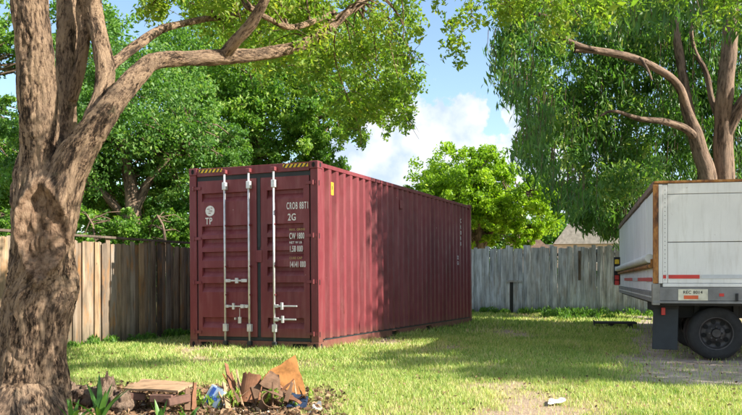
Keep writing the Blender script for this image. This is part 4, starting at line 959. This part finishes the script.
# ------------------------------------------------------------------ leaf litter, weeds, grass
n = 22000; c = []; 
while len(c) < n:
    x, y = rs.uniform(-40, 345), rs.uniform(383, 470)
    edge_ = 388+10*abs(mnoise.noise(Vector((x*.03, 1, 0))))+(0 if 60 < x < 320 else 6)
    if y < edge_ and rs.random() > .12: continue
    if rs.random() > (1 if x < 300 else .3): continue
    g_ = G(x, y); c.append((g_.x, g_.y, ground_h(g_.x, g_.y)+abs(rs.gauss(0, .018))+.01+rs.random()*(.11*math.exp(-((x-262)/38)**2-((y-398)/9)**2)+.08*math.exp(-((x-150)/45)**2-((y-398)/9)**2))))
L_ = Leaves(); c = np.array(c); L_.add(c, rng.uniform(.025, .075, n), .55, np.tile((0, 0, 0), (n, 1))+rng.normal(0, 1, (n, 3))*[1, 1, .35], np.clip(rng.beta(1.6, 1.6, n), 0, 1), jit=.3)
o = L_.build('leaf_litter', LITTER); o['kind'] = 'stuff'; o['label'] = 'brown dead leaves and scraps strewn round the tree and debris'; o['category'] = 'leaf litter'
n = 1000; c = []
for _ in range(n):
    x, y = rs.uniform(60, 750), rs.uniform(330, 415); g_ = G(x, y); c.append((g_.x, g_.y, ground_h(g_.x, g_.y)+.035))
c = np.array(c); L_ = Leaves(); L_.add(c, rng.uniform(.02, .045, n), .6, rng.normal(0, 1, (n, 3))*[1, 1, .3], np.clip(rng.normal(.5, .2, n), 0, .93), jit=.3)
o = L_.build('fallen_leaves', LITTER); o['kind'] = 'stuff'; o['label'] = 'scattered dry leaves lying on the grass of the lawn'; o['category'] = 'fallen leaves'
# weeds at the fence feet and in the pile
L_ = Leaves()
def weed(p, r, n, s, t): 
    L_.clump((p.x, p.y, p.z+r*.6), r, n, s, .28, t, (0, 0, 1.2), .7, 1.1)
for _ in range(130): u = rs.uniform(4.5, 14); p = A0+CU*(u-6.5)+CW*rs.uniform(.03, .22); weed(p, rs.uniform(.05, .12), 40, .10, .4)
for _ in range(230): u = rs.uniform(2, 18); p = B0-BD*12.2+BD*u-CU*rs.uniform(.05, .5); weed(p, rs.uniform(.05, .17), 50, .11, .45)
for _ in range(40): p = Vector((rs.uniform(4.9, 6.6), rs.uniform(22.5, 25.6), 0)); weed(p, rs.uniform(.05, .16), 50, .11, .4)
for _ in range(22): q = P(rs.uniform(170, 310), rs.uniform(395, 410), 7.05); q.z = max(0, q.z); weed(q, .04, 14, .06, .95)
o = L_.build('weeds', LEAF_MID); o['kind'] = 'stuff'; o['label'] = 'ragged green weeds along the feet of the fences'; o['category'] = 'weeds'
# small bush at the left edge under the fence
bg_tree('low_bush', 'low yellow green bush at the fence foot left of the gnarled trunk', (P(-6, 330, 9.8).x, 9.8, 0), [[(Vector((P(-6, 330, 9.8).x, 9.8, 0)), .02), (Vector((P(-6, 330, 9.8).x, 9.8, .3)), .012)]],
  [(P(-8, 335, 9.8), (.18, .25, .20), 1.)], LEAF_NEAR, .05, 60, tint=.7, clumps=26, cr=.4, seed=41, cat='bush', tw_r=.01)['category'] = 'bush'
# grass blades
def inside_cont(x, y):
    dx, dy = x+.792, y-13.1; a = dx*CW.x+dy*CW.y; b = dx*CU.x+dy*CU.y; return (a > -CWD-.0) & (a < 0) & (b > 0) & (b < CL)
def blades(n, y0, y1, h, w, seedpow=1.6):
    yy = (rng.random(n)*(y1**seedpow-y0**seedpow)+y0**seedpow)**(1/seedpow); xx = (rng.random(n)*2-1)*(yy*.46+.5)
    keep = np.ones(n, bool)
    for i in range(n):
        x, y = xx[i], yy[i]
        if path_mask(x, y) > rng.random()*1.1 or bare(x, y)*.88 > rng.random(): keep[i] = False
    keep &= ~inside_cont(xx, yy); keep &= ((xx+4.74)*CW.x+(yy-13.4)*CW.y > .02)
    pxx = xx/yy*F+CX; pyy = HY+CZ*F/yy
    keep &= ~((pxx < 330) & (pyy > 389+5*np.sin(pxx*.07)) & (rng.random(n) < .93))
    xx, yy = xx[keep], yy[keep]; n = len(xx); z = np.array([ground_h(a, b) for a, b in zip(xx, yy)])
    pn = np.array([mnoise.noise(Vector((a*.9, b*.6, 3)))+.5*mnoise.noise(Vector((a*4, b*4, 8))) for a, b in zip(xx, yy)]); bb = np.array([bare(a, b) for a, b in zip(xx, yy)])
    dx_, dy_ = xx+.792, yy-13.1; ca = dx_*CW.x+dy_*CW.y; cb = dx_*CU.x+dy_*CU.y; ed_ = np.maximum(np.maximum(ca, -CWD-ca), np.maximum(-cb, cb-CL)); near_ = np.exp(-(ed_/.12)**2)
    tuft = np.clip(np.array([mnoise.noise(Vector((a*2.6, b*2.6, 15))) for a, b in zip(xx, yy)])-.15, 0, 1)
    H = h*rng.uniform(.5, 1.25, n)*(1-.35*bb)*(1+.35*pn+.5*near_+1.1*tuft); a = rng.uniform(0, 2*np.pi, n); ln = rng.uniform(.1, .9, n)*H; la = rng.uniform(0, 2*np.pi, n)
    wx, wy = np.cos(a)*w*.5, np.sin(a)*w*.5; lx, ly = np.cos(la)*ln, np.sin(la)*ln
    b0 = np.stack([xx-wx, yy-wy, z-.005], 1); b1 = np.stack([xx+wx, yy+wy, z-.005], 1)
    m0 = np.stack([xx-wx*.8+lx*.35, yy-wy*.8+ly*.35, z+H*.6], 1); m1 = np.stack([xx+wx*.8+lx*.35, yy+wy*.8+ly*.35, z+H*.6], 1); tp = np.stack([xx+lx, yy+ly, z+H], 1)
    v = np.stack([b0, b1, m0, m1, tp], 1).reshape(-1, 3); i = np.arange(n)[:, None]*5
    f = np.concatenate([i+[0, 1, 3], i+[0, 3, 2], i+[2, 3, 4]], 0)
    front = np.clip((10.2-yy)/2, 0, 1)
    t = np.clip(rng.normal(.40, .21, n)-.35*tuft+.16*pn+.30*bb+.08*front, 0, 1)
    return v, f, np.repeat(t, 5)
for nn, y0, y1, h, w, nm in ((120000, 6.2, 10.5, .050, .0055, 'near'), (120000, 10.5, 17, .058, .010, 'mid'), (80000, 17, 29, .075, .020, 'far')):
    v, f, t = blades(nn, y0, y1, h, w)
    o = mesh_np('grass', v, f, BLADE, tint=t); o['kind'] = 'stuff'
    o['label'] = {'near': 'sunlit yellow green grass of the front lawn', 'mid': 'mown grass round the near end of the container', 'far': 'shaded green grass towards the back fence'}[nm]; o['category'] = 'grass'
